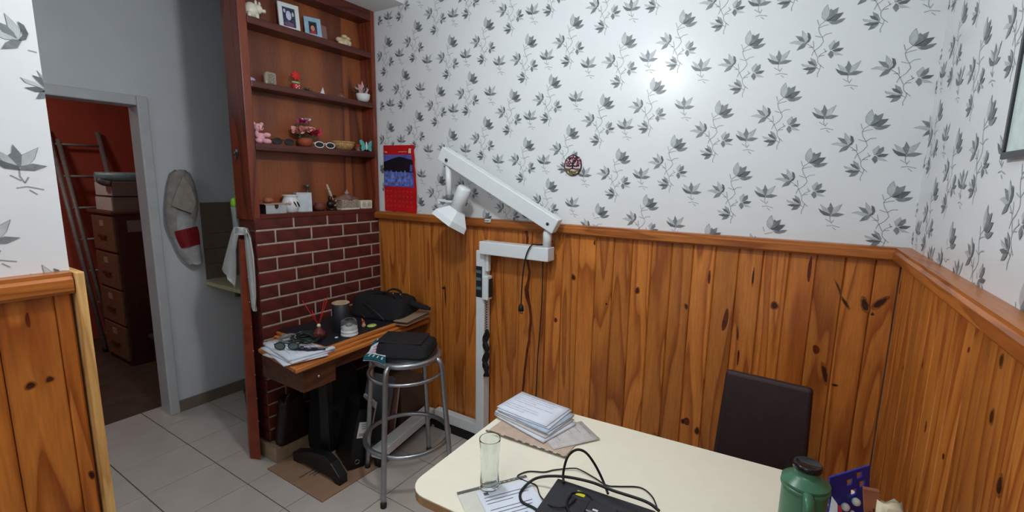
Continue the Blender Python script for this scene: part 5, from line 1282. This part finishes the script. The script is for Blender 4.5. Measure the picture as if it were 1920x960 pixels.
fl_ = MB(); tri = [atX(343, 330, XC+.105), atX(330, 360, XC+.108), atX(322, 385, XC+.11), atX(345, 395, XC+.115), atX(360, 400, XC+.11), atX(368, 380, XC+.105), atX(358, 350, XC+.105)]
fl_.add(tri+[v+Vector((-.004, 0, 0)) for v in tri], [tuple(range(7)), tuple(range(7, 14))[::-1]]+[(i, i+7, (i+1) % 7+7, (i+1) % 7) for i in range(7)]); fl_.build('folded_flap', mat('beige_cloth', (160, 152, 142), .9, var=.06, bump=.4), t)
MB().cyl((XC, 1.33, 1.51), (XC+.06, 1.33, 1.52), .006).build('hook', steel, t)
# bin behind the panel foot
t = thing('waste_bin', 'dark round bin half hidden behind the narrow panel foot', 'bin', (-2.62, 1.36, 0))
MB().lathe([(.085, 0), (.09, .004), (.10, .26), (.096, .26), (.086, .01)], (-2.62, 1.40, 0), n=24).build('bin', mat('dark_bin', (48, 26, 30), .5), t)
MB().tube([(-2.62+.1*math.cos(a), 1.40+.1*math.sin(a), .262) for a in [k*math.pi/8 for k in range(16)]], .005, closed=True).build('rim', MATS['dark_bin'], t)

# ------------------------------------------------------------------ STOREROOM
t = thing('ladder', 'tall grey aluminium ladder leaning against the red storeroom wall', 'ladder', (-4.94, 1.45, 0))
alu = mat('dull_aluminium', (150, 138, 132), .5, metal=.2, var=.08)
def lad(y, z): return Vector((-4.94-(.44)*(z/1.87), y+(-.075+.0)*(z/1.87), z))
for y in (1.335, 1.385):
    a, b_ = lad(y, 0.01), lad(y-.0, 1.86 if y < 1.35 else 1.78); MB().cyl(a, b_, .017, n=8).build('rail', alu, t)
MB().cyl(lad(1.66, .01), lad(1.66, 1.86), .02, n=8).build('rail', alu, t)
for k in range(7):
    z = .15+k*.265; MB().cyl(lad(1.36, z), lad(1.66, z), .011, n=8).build('rung', alu, t)
for y in (1.335, 1.385, 1.66): MB().cyl(lad(y, 0), lad(y, .04), .022, n=8).build('rubber_foot', black_rub, t)
t = thing('filing_cabinet', 'dark wooden drawer cabinet with lighter drawer fronts in storeroom', 'cabinet', (-4.6, 1.5, 0))
cw = mat('dark_cabinet_red', (84, 40, 34), .5, var=.1); cf = mat('cabinet_front_tan', (126, 96, 72), .5, var=.06)
CX0, CX1, CY0, CY1 = -4.84, -4.38, 1.325, 1.80
MB().bb((CX0, CY0+.01, .0), (CX1, CY1, 1.20)).build('body', cw, t, bev=.004)
MB().bb((CX0-.03, CY0-.02, 1.2), (CX1+.02, CY1+.01, 1.222)).build('top', mat('cabinet_top', (112, 70, 52), .5), t, bev=.003)
for k in range(4):
    z = .04+k*.29
    d = MB().bb((CX0+.015, CY0-.008, z), (CX1-.015, CY0+.01, z+.27)).build('drawer', cf, t, bev=.003)
    MB().bb((CX0+.16, CY0-.022, z+.10), (CX0+.30, CY0-.008, z+.12)).build('handle', mat('brass_dark', (94, 72, 52), .4, metal=.6), d)
    MB().bb((CX0+.19, CY0-.012, z+.19), (CX0+.27, CY0-.007, z+.235)).build('card_holder', mat('label_tan', (178, 156, 132), .5), d)
for k, (y, w_) in enumerate(((1.40, .12), (1.56, .08))):
    MB().bb((CX1, y, 1.06-.0), (CX1+.003, y+w_, 1.15-.02*k)).build('paper_note', mat('note_grey', (150, 132, 124), .6), t)
for k, (z, lab) in enumerate(((1.222, 'lower white topped archive box on the storeroom cabinet'), (1.335, 'upper white archive box directly above the lower one in storeroom'))):
    t = thing('archive_box', lab, 'box', (-4.55, 1.5, z), 0, 'archive boxes on the cabinet')
    MB().bb((-4.74, 1.335+.006*k, z), (-4.40, 1.75, z+.105)).build('carton', mat('archive_side', (150, 130, 116), .7), t, bev=.002)
    MB().bb((-4.73, 1.331+.006*k, z+.004), (-4.41, 1.335+.006*k, z+.1)).build('end_panel', mat('archive_end', (214, 206, 200), .6), t)
t = thing('paper_roll', 'grey blue rolled sheet lying on top of the archive boxes', 'roll', (-4.45, 1.5, 1.44))
MB().cyl((-4.47, 1.27, 1.478), (-4.42, 1.78, 1.478), .036, n=20).build('roll', mat('grey_blue_film', (128, 146, 150), .4, var=.12), t)
MB().tube([(-4.44, 1.28, 1.455), (-4.42, 1.30, 1.435), (-4.40, 1.34, 1.425)], .022, flat=.6).build('loose_end', mat('crumpled_film', (110, 100, 100), .5, var=.3), t)
t = thing('storage_crate', 'dark plastic crate on the floor at right of storeroom', 'crate', (-4.0, 1.6, 0))
MB().bb((-4.2, 1.42, 0), (-3.85, 1.8, .25)).build('crate', mat('dark_crate', (52, 50, 50), .5), t, bev=.004)
MB().bb((-4.22, 1.40, .25), (-3.83, 1.82, .275)).build('rim', mat('crate_rim', (70, 66, 66), .5), t, bev=.003)
t = thing('storage_box', 'greyish carton standing on the dark storeroom crate', 'box', (-4.0, 1.62, .275))
MB().bb((-4.15, 1.46, .275), (-3.88, 1.75, .50)).build('carton', mat('grey_carton', (112, 102, 94), .7), t, bev=.003)
MB().bb((-4.15, 1.60, .50), (-3.88, 1.61, .502)).build('tape', MATS['carton_tape'], t)

# ------------------------------------------------------------------ ceiling pendant that lights the room (above the frame)
t = thing('pendant_bulb', 'bare white bulb hanging from the ceiling on a cord', 'lamp', (LAMP.x, LAMP.y, ZC))
MB().cyl((LAMP.x, LAMP.y, ZC), (LAMP.x, LAMP.y, LAMP.z+.12), .003, n=6).build('cord', black_rub, t)
MB().cyl((LAMP.x, LAMP.y, LAMP.z+.05), (LAMP.x, LAMP.y, LAMP.z+.12), .02).build('socket', white_pl, t)
MB().ball((LAMP.x, LAMP.y, LAMP.z+.02), (.032, .032, .04)).build('bulb', mat('bulb_glow', (235, 244, 255), .3, var=0, emit=20), t)
bpy.context.view_layer.update()
